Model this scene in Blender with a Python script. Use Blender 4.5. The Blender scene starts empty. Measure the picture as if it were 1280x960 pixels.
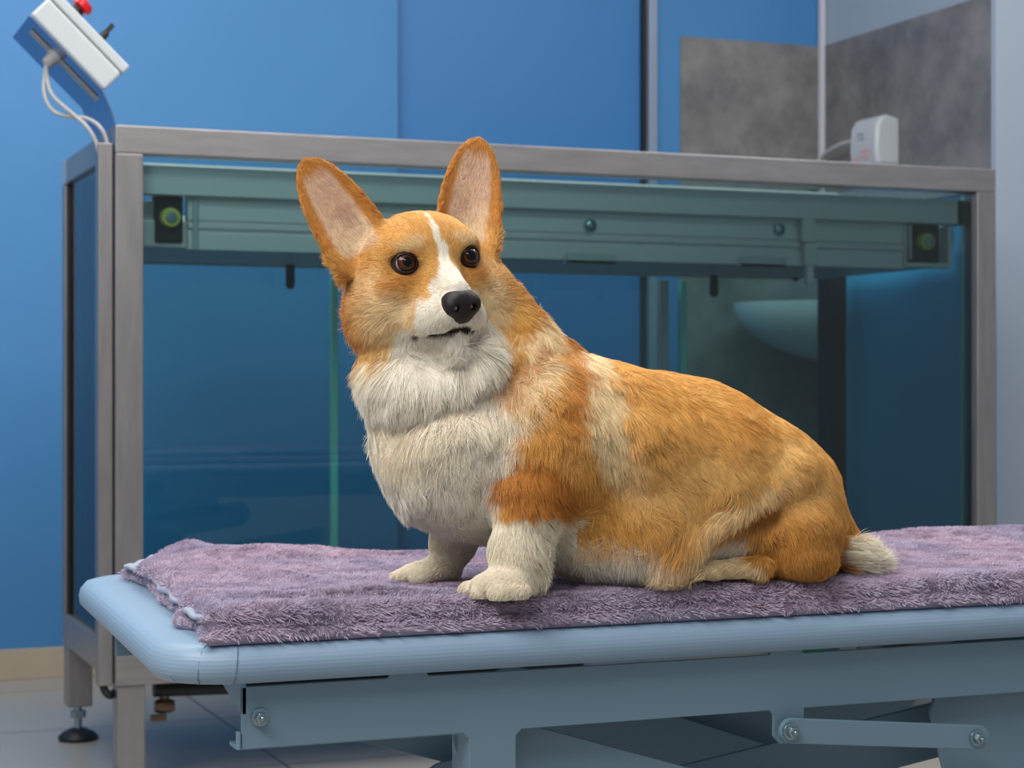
import bpy, bmesh, math, random
import numpy as np
from mathutils import Vector, Matrix

random.seed(7)
SC = bpy.context.scene
COL = SC.collection
PI = math.pi

# ------------------------------------------------------------------ camera
FPX = 2372.0                       # focal length in pixels of a 1280 wide frame
CAMH = 0.82
ANG = math.atan(960.0 / FPX)       # the camera looks to the right of the room's depth axis
CA, SA = math.cos(ANG), math.sin(ANG)
FWD = Vector((SA, CA, 0)); RGT = Vector((CA, -SA, 0))

cam_d = bpy.data.cameras.new('camera')
cam = bpy.data.objects.new('camera', cam_d); COL.objects.link(cam)
cam.location = (0, 0, CAMH)
cam.rotation_euler = (PI / 2, 0, -ANG)
cam_d.sensor_width = 36.0
cam_d.lens = FPX / 1280.0 * 36.0
cam_d.clip_start = 0.05
cam_d.dof.use_dof = True
cam_d.dof.focus_distance = 1.80
cam_d.dof.aperture_fstop = 13.0
SC.camera = cam

def cam2world(p):
    """(right, up, depth) in metres seen from the camera -> room coordinates"""
    p = np.asarray(p, float)
    out = np.empty_like(p)
    out[..., 0] = p[..., 0] * CA + p[..., 2] * SA
    out[..., 1] = -p[..., 0] * SA + p[..., 2] * CA
    out[..., 2] = p[..., 1] + CAMH
    return out

def onY(px, py, Y):
    """room point on the plane Y=const"""
    dx = (px - 640) / FPX; dz = (480 - py) / FPX
    wx = dx * CA + SA; wy = -dx * SA + CA
    t = Y / wy
    return (wx * t, Y, CAMH + dz * t)

def onX(px, py, X):
    dx = (px - 640) / FPX; dz = (480 - py) / FPX
    wx = dx * CA + SA; wy = -dx * SA + CA
    t = X / wx
    return (X, wy * t, CAMH + dz * t)

# ------------------------------------------------------------------ materials
def lin(c):
    r = []
    for v in c:
        v = v / 255.0
        r.append(v / 12.92 if v <= 0.04045 else ((v + 0.055) / 1.055) ** 2.4)
    return tuple(r)

def mat(name, rgb, rough=0.5, metal=0.0, noise=None, bump=None, coat=0.0, spec=0.5, sheen=0.0, stretch=(1, 1, 1)):
    m = bpy.data.materials.new(name); m.use_nodes = True
    nt = m.node_tree; N = nt.nodes; L = nt.links
    b = N['Principled BSDF']
    c = lin(rgb)
    b.inputs['Base Color'].default_value = (*c, 1)
    b.inputs['Roughness'].default_value = rough
    b.inputs['Metallic'].default_value = metal
    b.inputs['Specular IOR Level'].default_value = spec
    b.inputs['Coat Weight'].default_value = coat
    b.inputs['Sheen Weight'].default_value = sheen
    tc = mp = None
    if noise or bump:
        tc = N.new('ShaderNodeTexCoord'); mp = N.new('ShaderNodeMapping')
        mp.inputs['Scale'].default_value = stretch
        L.new(tc.outputs['Object'], mp.inputs['Vector'])
    if noise:
        scale, amt = noise[:2]
        n = N.new('ShaderNodeTexNoise'); n.inputs['Scale'].default_value = scale
        n.inputs['Detail'].default_value = 6
        L.new(mp.outputs[0], n.inputs['Vector'])
        r = N.new('ShaderNodeValToRGB')
        r.color_ramp.elements[0].position = 0.3; r.color_ramp.elements[1].position = 0.7
        c2 = lin(noise[2]) if len(noise) > 2 else tuple(v * (1 - amt) for v in c)
        c1 = tuple(min(1, v * (1 + amt)) for v in c) if len(noise) <= 2 else c
        r.color_ramp.elements[0].color = (*c2, 1); r.color_ramp.elements[1].color = (*c1, 1)
        L.new(n.outputs['Fac'], r.inputs['Fac']); L.new(r.outputs['Color'], b.inputs['Base Color'])
    if bump:
        scale, st = bump
        n = N.new('ShaderNodeTexNoise'); n.inputs['Scale'].default_value = scale
        n.inputs['Detail'].default_value = 4
        L.new(mp.outputs[0], n.inputs['Vector'])
        bp = N.new('ShaderNodeBump'); bp.inputs['Strength'].default_value = st
        bp.inputs['Distance'].default_value = 0.002
        L.new(n.outputs['Fac'], bp.inputs['Height']); L.new(bp.outputs[0], b.inputs['Normal'])
    return m

def glass_mat(name, tint, rough=0.0, ior=1.45):
    m = bpy.data.materials.new(name); m.use_nodes = True
    nt = m.node_tree; N = nt.nodes; L = nt.links
    for n in list(N): N.remove(n)
    out = N.new('ShaderNodeOutputMaterial')
    tr = N.new('ShaderNodeBsdfTransparent'); tr.inputs[0].default_value = (*tint, 1)
    gl = N.new('ShaderNodeBsdfGlossy'); gl.inputs['Roughness'].default_value = rough
    fr = N.new('ShaderNodeFresnel'); fr.inputs['IOR'].default_value = ior
    mx = N.new('ShaderNodeMixShader')
    L.new(fr.outputs[0], mx.inputs[0]); L.new(tr.outputs[0], mx.inputs[1]); L.new(gl.outputs[0], mx.inputs[2])
    L.new(mx.outputs[0], out.inputs['Surface'])
    return m

M = {}
M['blue'] = mat('blue_wall_paint', (68, 132, 188), 0.55, noise=(3.0, 0.03))
M['blue_door'] = mat('blue_door_laminate', (56, 122, 184), 0.45)
M['pale'] = mat('pale_wall_paint', (160, 173, 188), 0.6)
M['steel'] = mat('brushed_steel', (158, 155, 156), 0.38, 0.75, noise=(60, 0.10), stretch=(0.15, 1, 1), bump=(200, 0.04))
M['steel_v'] = mat('brushed_steel_upright', (152, 149, 150), 0.38, 0.75, noise=(60, 0.10), stretch=(1, 1, 0.15), bump=(200, 0.04))
M['steel_dull'] = mat('dull_steel', (150, 150, 150), 0.45, 0.5, noise=(14, 0.06), stretch=(0.3, 1, 1))
M['alu_deck'] = mat('aluminium_deck_rail', (228, 220, 222), 0.45, 0.2)
M['alu'] = mat('aluminium_profile', (186, 190, 190), 0.4, 0.45)
M['trimwhite'] = mat('white_trim', (205, 206, 216), 0.4)
M['alutrim'] = mat('grey_trim', (150, 165, 185), 0.35, 0.3)
M['black'] = mat('black_rubber', (14, 14, 16), 0.5)
M['dark'] = mat('dark_steel', (40, 42, 46), 0.5, 0.4)
M['base'] = mat('beige_baseboard_tile', (188, 174, 152), 0.4, noise=(8, 0.05))
M['whiteplastic'] = mat('white_plastic', (192, 198, 202), 0.35)
M['greyplastic'] = mat('grey_cable_plastic', (178, 178, 180), 0.4)
M['red'] = mat('red_plastic', (200, 16, 28), 0.3, coat=0.4)
M['yellow'] = mat('yellow_nylon', (206, 196, 96), 0.45)
M['ceramic'] = mat('white_ceramic', (230, 234, 234), 0.15, coat=0.5)
M['table_paint'] = mat('grey_blue_powder_coat', (118, 146, 164), 0.42, noise=(4, 0.03), bump=(900, 0.06))
M['brass'] = mat('brass', (112, 94, 78), 0.4, 0.8)
M['zinc'] = mat('zinc_bolt', (150, 170, 178), 0.28, 0.9)
M['glass'] = glass_mat('teal_glass', (0.73, 0.86, 0.86))
M['glass_side'] = glass_mat('blue_green_glass', (0.80, 0.90, 0.92))
M['edge'] = mat('glass_edge', (150, 236, 222), 0.2)
M['blue_reflection'] = mat('end_panel_blue_reflection', (80, 184, 236), 0.25, noise=(2.0, 0.05))  # blue reflection on the tank's end panel, put into its base colour
M['green'] = mat('green_plastic', (50, 130, 90), 0.4)
M['slot'] = mat('dull_slot', (170, 172, 168), 0.5)

# grey stone tile
def stone(name, c1, c2, axis_u):
    m = bpy.data.materials.new(name); m.use_nodes = True
    nt = m.node_tree; N = nt.nodes; L = nt.links; b = N['Principled BSDF']
    tc = N.new('ShaderNodeTexCoord')
    n = N.new('ShaderNodeTexNoise'); n.inputs['Scale'].default_value = 5; n.inputs['Detail'].default_value = 9
    n.inputs['Roughness'].default_value = 0.68
    L.new(tc.outputs['Object'], n.inputs['Vector'])
    r = N.new('ShaderNodeValToRGB'); e = r.color_ramp.elements
    e[0].position = 0.33; e[0].color = (*lin(c1), 1); e[1].position = 0.68; e[1].color = (*lin(c2), 1)
    L.new(n.outputs['Fac'], r.inputs[0]); L.new(r.outputs[0], b.inputs['Base Color'])
    b.inputs['Roughness'].default_value = 0.5
    return m
M['stone'] = stone('grey_stone_tile', (98, 98, 100), (146, 143, 141), 0)

def floor_mat():
    m = bpy.data.materials.new('beige_floor_tiles'); m.use_nodes = True
    nt = m.node_tree; N = nt.nodes; L = nt.links; b = N['Principled BSDF']
    tc = N.new('ShaderNodeTexCoord'); mp = N.new('ShaderNodeMapping')
    mp.inputs['Rotation'].default_value = (0, 0, 0)
    mp.inputs['Location'].default_value = (0.12, 0.22, 0)
    L.new(tc.outputs['Object'], mp.inputs[0])
    br = N.new('ShaderNodeTexBrick'); br.offset = 0.0
    br.inputs['Scale'].default_value = 1.0
    br.inputs['Brick Width'].default_value = 0.6; br.inputs['Row Height'].default_value = 0.6
    br.inputs['Mortar Size'].default_value = 0.004
    br.inputs['Color1'].default_value = (*lin((172, 166, 158)), 1)
    br.inputs['Color2'].default_value = (*lin((166, 162, 156)), 1)
    br.inputs['Mortar'].default_value = (*lin((86, 84, 82)), 1)
    L.new(mp.outputs[0], br.inputs['Vector'])
    L.new(br.outputs['Color'], b.inputs['Base Color'])
    b.inputs['Roughness'].default_value = 0.28
    return m
M['floor'] = floor_mat()

def vinyl_mat():
    m = bpy.data.materials.new('pale_blue_vinyl'); m.use_nodes = True
    nt = m.node_tree; N = nt.nodes; L = nt.links; b = N['Principled BSDF']
    b.inputs['Base Color'].default_value = (*lin((138, 164, 188)), 1)
    b.inputs['Roughness'].default_value = 0.42
    tc = N.new('ShaderNodeTexCoord')
    n = N.new('ShaderNodeTexNoise'); n.inputs['Scale'].default_value = 700
    L.new(tc.outputs['Object'], n.inputs['Vector'])
    bp = N.new('ShaderNodeBump'); bp.inputs['Strength'].default_value = 0.08; bp.inputs['Distance'].default_value = 0.001
    L.new(n.outputs['Fac'], bp.inputs['Height'])
    wv = N.new('ShaderNodeTexWave'); wv.bands_direction = 'Z'; wv.inputs['Scale'].default_value = 90; wv.inputs['Distortion'].default_value = 1.0
    L.new(tc.outputs['Object'], wv.inputs['Vector'])
    b2 = N.new('ShaderNodeBump'); b2.inputs['Strength'].default_value = 0.10; b2.inputs['Distance'].default_value = 0.001
    L.new(wv.outputs['Fac'], b2.inputs['Height']); L.new(bp.outputs[0], b2.inputs['Normal']); L.new(b2.outputs[0], b.inputs['Normal'])
    return m
M['vinyl'] = vinyl_mat()

# ------------------------------------------------------------------ mesh helpers
def V3(p): return Vector(p)

def add_box(bm, x0, x1, y0, y1, z0, z1):
    vs = [bm.verts.new((x, y, z)) for x in (x0, x1) for y in (y0, y1) for z in (z0, z1)]
    q = [(0, 1, 3, 2), (4, 6, 7, 5), (0, 4, 5, 1), (2, 3, 7, 6), (0, 2, 6, 4), (1, 5, 7, 3)]
    for f in q: bm.faces.new([vs[i] for i in f])

def add_obox(bm, o, a, b, c):
    """box from corner o with edge vectors a, b, c"""
    o, a, b, c = map(V3, (o, a, b, c))
    vs = [bm.verts.new(o + a * i + b * j + c * k) for i in (0, 1) for j in (0, 1) for k in (0, 1)]
    q = [(0, 1, 3, 2), (4, 6, 7, 5), (0, 4, 5, 1), (2, 3, 7, 6), (0, 2, 6, 4), (1, 5, 7, 3)]
    for f in q: bm.faces.new([vs[i] for i in f])

def add_prism(bm, pts, d):
    """polygon pts (3-D) extruded by vector d"""
    d = V3(d)
    a = [bm.verts.new(V3(p)) for p in pts]; b = [bm.verts.new(V3(p) + d) for p in pts]
    n = len(pts)
    bm.faces.new(a[::-1]); bm.faces.new(b)
    for i in range(n): bm.faces.new([a[i], a[(i + 1) % n], b[(i + 1) % n], b[i]])

def frame_of(d):
    d = V3(d).normalized()
    u = d.cross(Vector((0, 0, 1)))
    if u.length < 1e-4: u = Vector((1, 0, 0))
    u.normalize(); return d, u, d.cross(u).normalized()

def add_cyl(bm, a, b, r1, r2=None, n=20, caps=True):
    a, b = V3(a), V3(b); r2 = r1 if r2 is None else r2
    _, u, v = frame_of(b - a)
    A = [bm.verts.new(a + (u * math.cos(2 * PI * i / n) + v * math.sin(2 * PI * i / n)) * r1) for i in range(n)]
    B = [bm.verts.new(b + (u * math.cos(2 * PI * i / n) + v * math.sin(2 * PI * i / n)) * r2) for i in range(n)]
    for i in range(n): bm.faces.new([A[i], A[(i + 1) % n], B[(i + 1) % n], B[i]])
    if caps: bm.faces.new(A[::-1]); bm.faces.new(B)

def add_lathe(bm, a, axis, prof, n=24):
    """prof: list of (distance along axis, radius)"""
    a = V3(a); d, u, v = frame_of(axis)
    rings = []
    for t, r in prof:
        rings.append([bm.verts.new(a + d * t + (u * math.cos(2 * PI * i / n) + v * math.sin(2 * PI * i / n)) * max(r, 1e-5)) for i in range(n)])
    for A, B in zip(rings, rings[1:]):
        for i in range(n): bm.faces.new([A[i], A[(i + 1) % n], B[(i + 1) % n], B[i]])
    bm.faces.new(rings[0][::-1]); bm.faces.new(rings[-1])

def smooth_path(pts, n=8):
    pts = [V3(p) for p in pts]; out = []
    P = [pts[0] * 2 - pts[1]] + pts + [pts[-1] * 2 - pts[-2]]
    for i in range(1, len(P) - 2):
        p0, p1, p2, p3 = P[i - 1:i + 3]
        for k in range(n):
            t = k / n
            out.append(0.5 * ((2 * p1) + (p2 - p0) * t + (2 * p0 - 5 * p1 + 4 * p2 - p3) * t * t + (3 * p1 - p0 - 3 * p2 + p3) * t ** 3))
    out.append(pts[-1]); return out

def add_tube(bm, pts, r, n=12):
    pts = smooth_path(pts); rings = []
    _, u, v = frame_of(pts[1] - pts[0])
    for i, p in enumerate(pts):
        d = (pts[min(i + 1, len(pts) - 1)] - pts[max(i - 1, 0)]).normalized()
        u = (u - d * u.dot(d)).normalized(); v = d.cross(u)
        rings.append([bm.verts.new(p + (u * math.cos(2 * PI * k / n) + v * math.sin(2 * PI * k / n)) * r) for k in range(n)])
    for A, B in zip(rings, rings[1:]):
        for k in range(n): bm.faces.new([A[k], A[(k + 1) % n], B[(k + 1) % n], B[k]])
    bm.faces.new(rings[0][::-1]); bm.faces.new(rings[-1])

def obj(name, bm, m, parent=None, bevel=0.0, smooth=False, seg=2):
    bmesh.ops.recalc_face_normals(bm, faces=bm.faces)
    me = bpy.data.meshes.new(name)
    off = parent['_o'] if parent and '_o' in parent.keys() else None
    bm.to_mesh(me); bm.free()
    me.materials.append(m)
    o = bpy.data.objects.new(name, me); COL.objects.link(o)
    if parent:
        o.parent = parent
        o.matrix_parent_inverse = world_of(parent).inverted()
    if bevel:
        b = o.modifiers.new('bevel', 'BEVEL'); b.width = bevel; b.segments = seg; b.limit_method = 'ANGLE'
        b.angle_limit = math.radians(35)
    if smooth or bevel:
        me.polygons.foreach_set('use_smooth', [True] * len(me.polygons))
        if bevel and not smooth: b.harden_normals = True
        if smooth:
            try: me.set_sharp_from_angle(angle=math.radians(40))
            except Exception: pass
    return o

def world_of(o):
    m = Matrix.LocRotScale(o.location, o.rotation_euler, o.scale)
    return (world_of(o.parent) @ o.matrix_parent_inverse @ m) if o.parent else m

def thing(name, loc, label, cat, group=None):
    o = bpy.data.objects.new(name, None); COL.objects.link(o); o.location = loc
    o.empty_display_size = 0.05
    o['label'] = label; o['category'] = cat
    if group: o['group'] = group
    return o

def recenter(o):
    """put a lone mesh's origin at the centre of its base"""
    co = [v.co.copy() for v in o.data.vertices]
    c = Vector(((min(v.x for v in co) + max(v.x for v in co)) / 2, (min(v.y for v in co) + max(v.y for v in co)) / 2, min(v.z for v in co)))
    for v in o.data.vertices: v.co -= c
    o.location = c
    return o

def tag(o, label, cat, group=None, kind=None):
    if label: o['label'] = label
    if cat: o['category'] = cat
    if group: o['group'] = group
    if kind: o['kind'] = kind
    return o

def struct(name, bm, m, label=None, bevel=0.0):
    o = obj(name, bm, m, None, bevel); o['kind'] = 'structure'
    if label: o['label'] = label
    return o

def BOX(*a):
    bm = bmesh.new(); add_box(bm, *a); return bm

# ------------------------------------------------------------------ the room
YB = 5.40                    # back wall
XR = 3.286                   # right wall
TILE = 1.927
xs = {p: onY(p, 0, YB)[0] for p in (497, 806, 820, 850, 1021, 1035)}
struct('floor', BOX(-3.2, 5.2, -0.8, 6.0, -0.05, 0), M['floor'], 'beige tiled floor')
struct('wall_back', BOX(-3.2, xs[497], YB, YB + 0.12, 0, 3.0), M['blue'], 'bright blue painted back wall')
d1 = struct('door_1', BOX(xs[497], xs[806], YB + 0.035, YB + 0.10, 0, 3.0), M['blue_door'], 'flat blue sliding door panel set back in the wall')
struct('trim_1', BOX(xs[806] + 0.012, xs[820], YB - 0.012, YB + 0.12, 0, 3.0), M['alutrim'], 'narrow grey metal strip between blue panels', 0.002)
struct('trim_2', BOX(xs[806], xs[806] + 0.012, YB + 0.01, YB + 0.12, 0, 3.0), M['dark'], 'dark gap beside the grey metal strip')
struct('wall_back_narrow', BOX(xs[820], xs[850], YB, YB + 0.12, 0, 3.0), M['blue'], 'narrow blue wall strip left of the grey tiles')
bm = bmesh.new(); add_box(bm, xs[850], XR, YB, YB + 0.12, TILE, 3.0)
struct('wall_back_upper', bm, M['blue'], 'blue wall above the grey tiles')
struct('wall_back_tiled', BOX(xs[850], XR, YB - 0.006, YB + 0.12, 0, TILE), M['stone'], 'brownish grey stone tiles on the back wall')
# corner strip
struct('trim_3', BOX(xs[1021], XR - 0.003, YB - 0.03, YB - 0.006, 0, 3.0), M['trimwhite'], 'white plastic cable strip in the room corner', 0.003)
yE = onX(1247, 200, XR)[1]
yE = 4.35
struct('wall_right', BOX(XR, XR + 0.1, yE - 0.0, YB + 0.12, TILE, 3.0), M['pale'], 'pale wall above the grey side tiles')
struct('wall_right_tiled', BOX(XR - 0.008, XR + 0.1, yE - 0.0, YB, 0, TILE), M['stone'], 'grey stone tiles on the side wall')
ye = 4.325
xe = onY(1245.5, 200, ye)[0]
struct('wall_right_near', BOX(xe, xe + 2.4, ye, ye + 0.025, 0, 3.0), M['pale'], 'pale painted wall end at the right of the tank', 0.002)
struct('baseboard_back', BOX(-3.2, xs[497], YB - 0.012, YB, 0, 0.085), M['base'], 'beige baseboard below the blue wall', 0.002)

# water heater on the side tiles
p0 = onX(1062, 203, XR - 0.085); 
hy0, hz0 = onX(1098, 203, XR - 0.085)[1], onX(1098, 206, XR - 0.085)[2]
hy1 = onX(1064, 203, XR - 0.085)[1]; hz1 = onX(1098, 143, XR - 0.085)[2]
heat = thing('water_heater', (XR - 0.065, (hy0 + hy1) / 2, hz0), 'white rounded plastic heater unit with faded red lettering on the grey side tiles', 'heater')
bm = bmesh.new()
pr = [(XR - 0.004, hz0), (XR - 0.088, hz0), (XR - 0.095, hz0 + (hz1 - hz0) * .35), (XR - 0.090, hz0 + (hz1 - hz0) * .8), (XR - 0.074, hz1 - 0.002), (XR - 0.05, hz1 + 0.004), (XR - 0.004, hz1 - 0.006)]
add_prism(bm, [(x, hy0, z) for x, z in pr], (0, hy1 - hy0, 0))
obj('housing', bm, M['whiteplastic'], heat, 0.014, seg=4)
bm = bmesh.new()
pinkm = mat('pale_red_print', (236, 176, 180), 0.5)
greym = mat('grey_print', (150, 160, 170), 0.5)
hh = hz1 - hz0; hw = hy1 - hy0
def hx(z):
    t = (z - hz0) / hh
    return XR - (0.088 + 0.007 * t / .35 if t < .35 else 0.095 - 0.005 * (t - .35) / .45) - 0.0012
def mark(bm, u0, u1, v0, v1):
    # flat mark on the front face; u runs from far to near
    ya, yb = hy1 - hw * u0, hy1 - hw * u1
    za, zb = hz0 + hh * v0, hz0 + hh * v1
    vs = [bm.verts.new((hx(z), y, z)) for y, z in ((ya, za), (yb, za), (yb, zb), (ya, zb))]
    bm.faces.new(vs)
for i, (u, w, v, h) in enumerate([(.2, .05, .1, .12), (.28, .10, .1, .04), (.28, .04, .1, .13), (.42, .04, .12, .14), (.42, .12, .2, .04), (.58, .04, .14, .16), (.58, .12, .14, .04), (.66, .04, .14, .1), (.76, .05, .18, .16), (.3, .3, .04, .03), (.45, .3, .31, .04)]):
    mark(bm, u, u + w, v, v + h)
o = obj('lettering', bm, pinkm, heat); o['label'] = 'faded pale red lettering'
bm = bmesh.new()
mark(bm, .32, .52, .66, .69); mark(bm, .44, .5, .58, .66); mark(bm, .36, .58, .55, .58); mark(bm, .3, .34, .6, .7)
o = obj('emblem', bm, greym, heat); o['label'] = 'small grey emblem'
bm = bmesh.new()
cp = [(XR - 0.05, hy1 - 0.01, hz0 + hh * .62), (XR - 0.06, hy1 + 0.10, hz0 + hh * .60), (XR - 0.05, hy1 + 0.22, hz0 + hh * .45), (XR - 0.035, YB - 0.06, hz0 + hh * .1), (XR - 0.02, YB - 0.03, hz0 - 0.02)]
o = obj('cable', bm if not add_tube(bm, cp, 0.008) else bm, M['greyplastic'], heat, smooth=True)
bm = bmesh.new(); add_box(bm, XR - 0.07, XR - 0.045, YB - 0.05, YB - 0.032, hz0 - 0.03, hz0 + 0.03)
jb = obj('junction_box', bm, M['trimwhite'], None, 0.003)
jb.name = 'trim_4'; jb['kind'] = 'structure'; jb['label'] = 'small white clip box at the foot of the corner strip'

# wash basin on the side wall (seen through the tank)
zr = onX(1000, 381, XR - 0.2)[2]
by = min(onX(1010, 381, XR)[1], YB - 0.30)
tipx = onY(930, 385, by - 0.02)[0]
bm = bmesh.new()
nr, na = 12, 40
Lb = XR - 0.008 - tipx; Wb = 0.27
rings = []
for i in range(nr + 1):
    t = i / nr; ring = []
    s = math.cos(t * PI / 2) ** 1.15 if t < 1 else 0.0
    s = max(s, 0.10)
    for k in range(na + 1):
        a = -PI / 2 + PI * k / na
        ring.append(bm.verts.new((XR - 0.008 - Lb * math.cos(a) ** 0.8 * s if abs(math.cos(a)) > 1e-6 else XR - 0.008, by + Wb * math.sin(a) * s, zr - 0.20 * math.sin(t * PI / 2))))
    rings.append(ring)
for A, B in zip(rings, rings[1:]):
    for k in range(na): bm.faces.new([A[k], A[k + 1], B[k + 1], B[k]])
# rim thickness and inner bowl
inn = []
for i in range(nr + 1):
    t = i / nr; s = max(math.cos(t * PI / 2) ** 1.15 if t < 1 else 0, .08) * 0.9; ring = []
    for k in range(na + 1):
        a = -PI / 2 + PI * k / na
        ring.append(bm.verts.new((XR - 0.018 - Lb * 0.97 * max(math.cos(a), 0) ** 0.8 * s, by + Wb * math.sin(a) * s, zr - 0.17 * math.sin(t * PI / 2))))
    inn.append(ring)
for A, B in zip(inn, inn[1:]):
    for k in range(na): bm.faces.new([A[k], B[k], B[k + 1], A[k + 1]])
for k in range(na): bm.faces.new([rings[0][k], inn[0][k], inn[0][k + 1], rings[0][k + 1]])
bm.faces.new(rings[-1]); bm.faces.new(inn[-1])
sink = thing('wash_basin', (XR - 0.15, by, zr - 0.2), 'white ceramic wash basin on the side wall seen through the tank glass', 'sink')
obj('bowl', bm, M['ceramic'], sink, smooth=True)
bm = bmesh.new(); add_cyl(bm, (XR - 0.12, by, zr - 0.33), (XR - 0.12, by, zr - 0.19), 0.025); add_cyl(bm, (XR - 0.12, by, zr - 0.31), (XR - 0.009, by, zr - 0.31), 0.02)
obj('drain_pipe', bm, M['whiteplastic'], sink, smooth=True)
# green bin on the floor behind tank
bx_ = onY(1040, 600, 4.9)[0]
gb = thing('waste_bin', (bx_, 4.95, 0), 'green plastic bin behind the tank below the wash basin', 'bin')
bm = bmesh.new(); add_lathe(bm, (bx_, 4.95, 0.0), (0, 0, 1), [(0, .10), (.02, .11), (.55, .14)], 28)
obj('bucket', bm, M['green'], gb, smooth=True)
bm = bmesh.new(); add_lathe(bm, (bx_, 4.95, 0.55), (0, 0, 1), [(0, .147), (.02, .147), (.05, .12), (.06, .02)], 28)
obj('lid', bm, M['green'], gb, smooth=True)

# ------------------------------------------------------------------ the tank
YF = 3.79; YR = 4.47; XL = 0.684
ZT = onY(145, 155.5, YF)[2]
XE = onY(1245, 210, YF)[0]
w = 0.056
zb1 = onY(145, 813, YF)[2]; zb0 = onY(145, 858, YF)[2]
tank = thing('treadmill_tank', ((XL + XE) / 2, (YF + YR) / 2, 0), 'long steel framed underwater treadmill tank with teal glass panes', 'tank')
def rail(name, bm, m=None, bev=0.003, parent=None): return obj(name, bm, m or M['steel'], parent or tank, bev)
rail('top_rail', BOX(XL, XE, YF, YF + w, ZT - w, ZT))
rail('top_rail', BOX(XL, XE, YR - w, YR, ZT - w, ZT), M['alu'])
rail('top_rail', BOX(XL, XL + w, YF + w, YR - w, ZT - w, ZT))
rail('top_rail', BOX(XE - w, XE, YF + w, YR - w, ZT - w, ZT))
rail('corner_post', BOX(XL, XL + w, YF, YF + w, zb1, ZT - w), M['steel_v'])
rail('corner_post', BOX(XE - w * .95, XE, YF, YF + w, zb1, ZT - w), M['steel_v'])
rail('corner_post', BOX(XL, XL + 0.03, YR - 0.03, YR, zb1, ZT - w), M['steel_v'])
rail('corner_post', BOX(XE - 0.085, XE, YR - 0.06, YR, zb1, ZT - w), M['dark'])
rail('bottom_rail', BOX(XL, XE, YF - 0.004, YF + w, zb0, zb1))
rail('bottom_rail', BOX(XL, XE, YR - w, YR, zb0, zb1))
rail('bottom_rail', BOX(XL, XL + w, YF + w, YR - w, zb0, zb1))
rail('bottom_rail', BOX(XE - w, XE, YF + w, YR - w, zb0, zb1))
rail('tub_floor', BOX(XL + w, XE - w, YF + w, YR - w, zb0 + 0.01, zb0 + 0.02), M['steel_dull'], 0)
# glass
rail('front_glass', BOX(XL + w - 0.004, XE - w + 0.006, YF + 0.022, YF + 0.032, zb1 - 0.01, ZT - w + 0.01), M['glass'], 0)
rail('back_glass', BOX(XL + w - 0.03, XE - w - 0.02, YR - 0.030, YR - 0.020, zb1 - 0.01, ZT - w + 0.01), M['glass'], 0)
rail('side_glass', BOX(XL + 0.012, XL + 0.020, YF + w, YR - 0.03, zb1 - 0.01, ZT - w + 0.01), M['glass_side'], 0)
rail('end_panel', BOX(XE - 0.03, XE - 0.02, YF + w, YR - 0.06, zb1 - 0.01, ZT - w + 0.01), M['blue_reflection'], 0)
rail('glass_seal', BOX(XE - 0.045, XE - 0.031, YF + w - 0.012, YF + w + 0.022, zb1, ZT - w), M['edge'], 0)
rail('glass_seal', BOX(XL + 0.006, XL + 0.012, YR - 0.05, YR - 0.03, zb1, ZT - w), M['black'], 0)
# glass door edges on the back side
for px, wd, mm in ((418, 0.016, M['edge']), (830, 0.024, M['alu']), (854, 0.016, M['edge'])):
    X = onY(px, 400, YR - 0.05)[0]
    rail('glass_door_edge', BOX(X - wd / 2, X + wd / 2, YR - 0.055, YR - 0.035, zb1, 1.09), mm, 0.002)
# corner duct with the cables
dz1 = onY(132, 179, YF + 0.02)[2]; dxL = onY(122, 400, YF + 0.02)[0]
rail('cable_duct', BOX(dxL, XL - 0.003, YF + 0.012, YF + 0.05, zb0 - 0.0, dz1), M['steel_v'], 0.002)
# legs and feet
def leg(x0, x1, y0, y1, foot):
    l = rail('leg', BOX(x0, x1, y0, y1, foot, zb0), M['steel_v'], 0.003)
    cx, cy = (x0 + x1) / 2, (y0 + y1) / 2
    bm = bmesh.new(); add_cyl(bm, (cx, cy, 0.02), (cx, cy, foot + 0.01), 0.009)
    add_cyl(bm, (cx, cy, foot - 0.028), (cx, cy, foot - 0.012), 0.018, n=6)
    obj('foot_stem', bm, M['zinc'], l, smooth=True)
    bm = bmesh.new(); add_lathe(bm, (cx, cy, 0.0), (0, 0, 1), [(0, .044), (.008, .046), (.018, .036), (.028, .015)], 28)
    obj('foot_pad', bm, M['black'], l, smooth=True)
leg(XL + 0.004, XL + 0.060, YF + 0.002, YF + 0.056, 0.032)
leg(XL + 0.002, XL + 0.058, YR - 0.07, YR - 0.01, 0.08)
leg(XE - 0.058, XE - 0.002, YF + 0.002, YF + 0.056, 0.08)
leg(XE - 0.058, XE - 0.002, YR - 0.07, YR - 0.01, 0.08)
# drain under the tub
bm = bmesh.new()
add_tube(bm, [(XL + 0.10, YF + 0.12, zb0 - 0.03), (XL + 0.35, YF + 0.12, zb0 - 0.035), (XL + 0.7, YF + 0.14, zb0 - 0.04), (XL + 1.1, YF + 0.2, zb0 - 0.04)], 0.016)
obj('drain_pipe', bm, M['dark'], tank, smooth=True)
bm = bmesh.new()
vx = onY(205, 880, YF + 0.12)[0]; vz = onY(205, 882, YF + 0.12)[2]
add_cyl(bm, (vx, YF + .12, vz + 0.03), (vx, YF + .12, vz - 0.005), 0.010); add_lathe(bm, (vx - 0.02, YF + .115, vz), (1, 0, 0), [(0, .012), (.01, .015), (.03, .015), (.04, .011)])
add_box(bm, vx - 0.03, vx + 0.002, YF + .10, YF + .115, vz - 0.028, vz - 0.016)
obj('drain_valve', bm, M['brass'], tank, smooth=True)
bm = bmesh.new()
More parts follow.
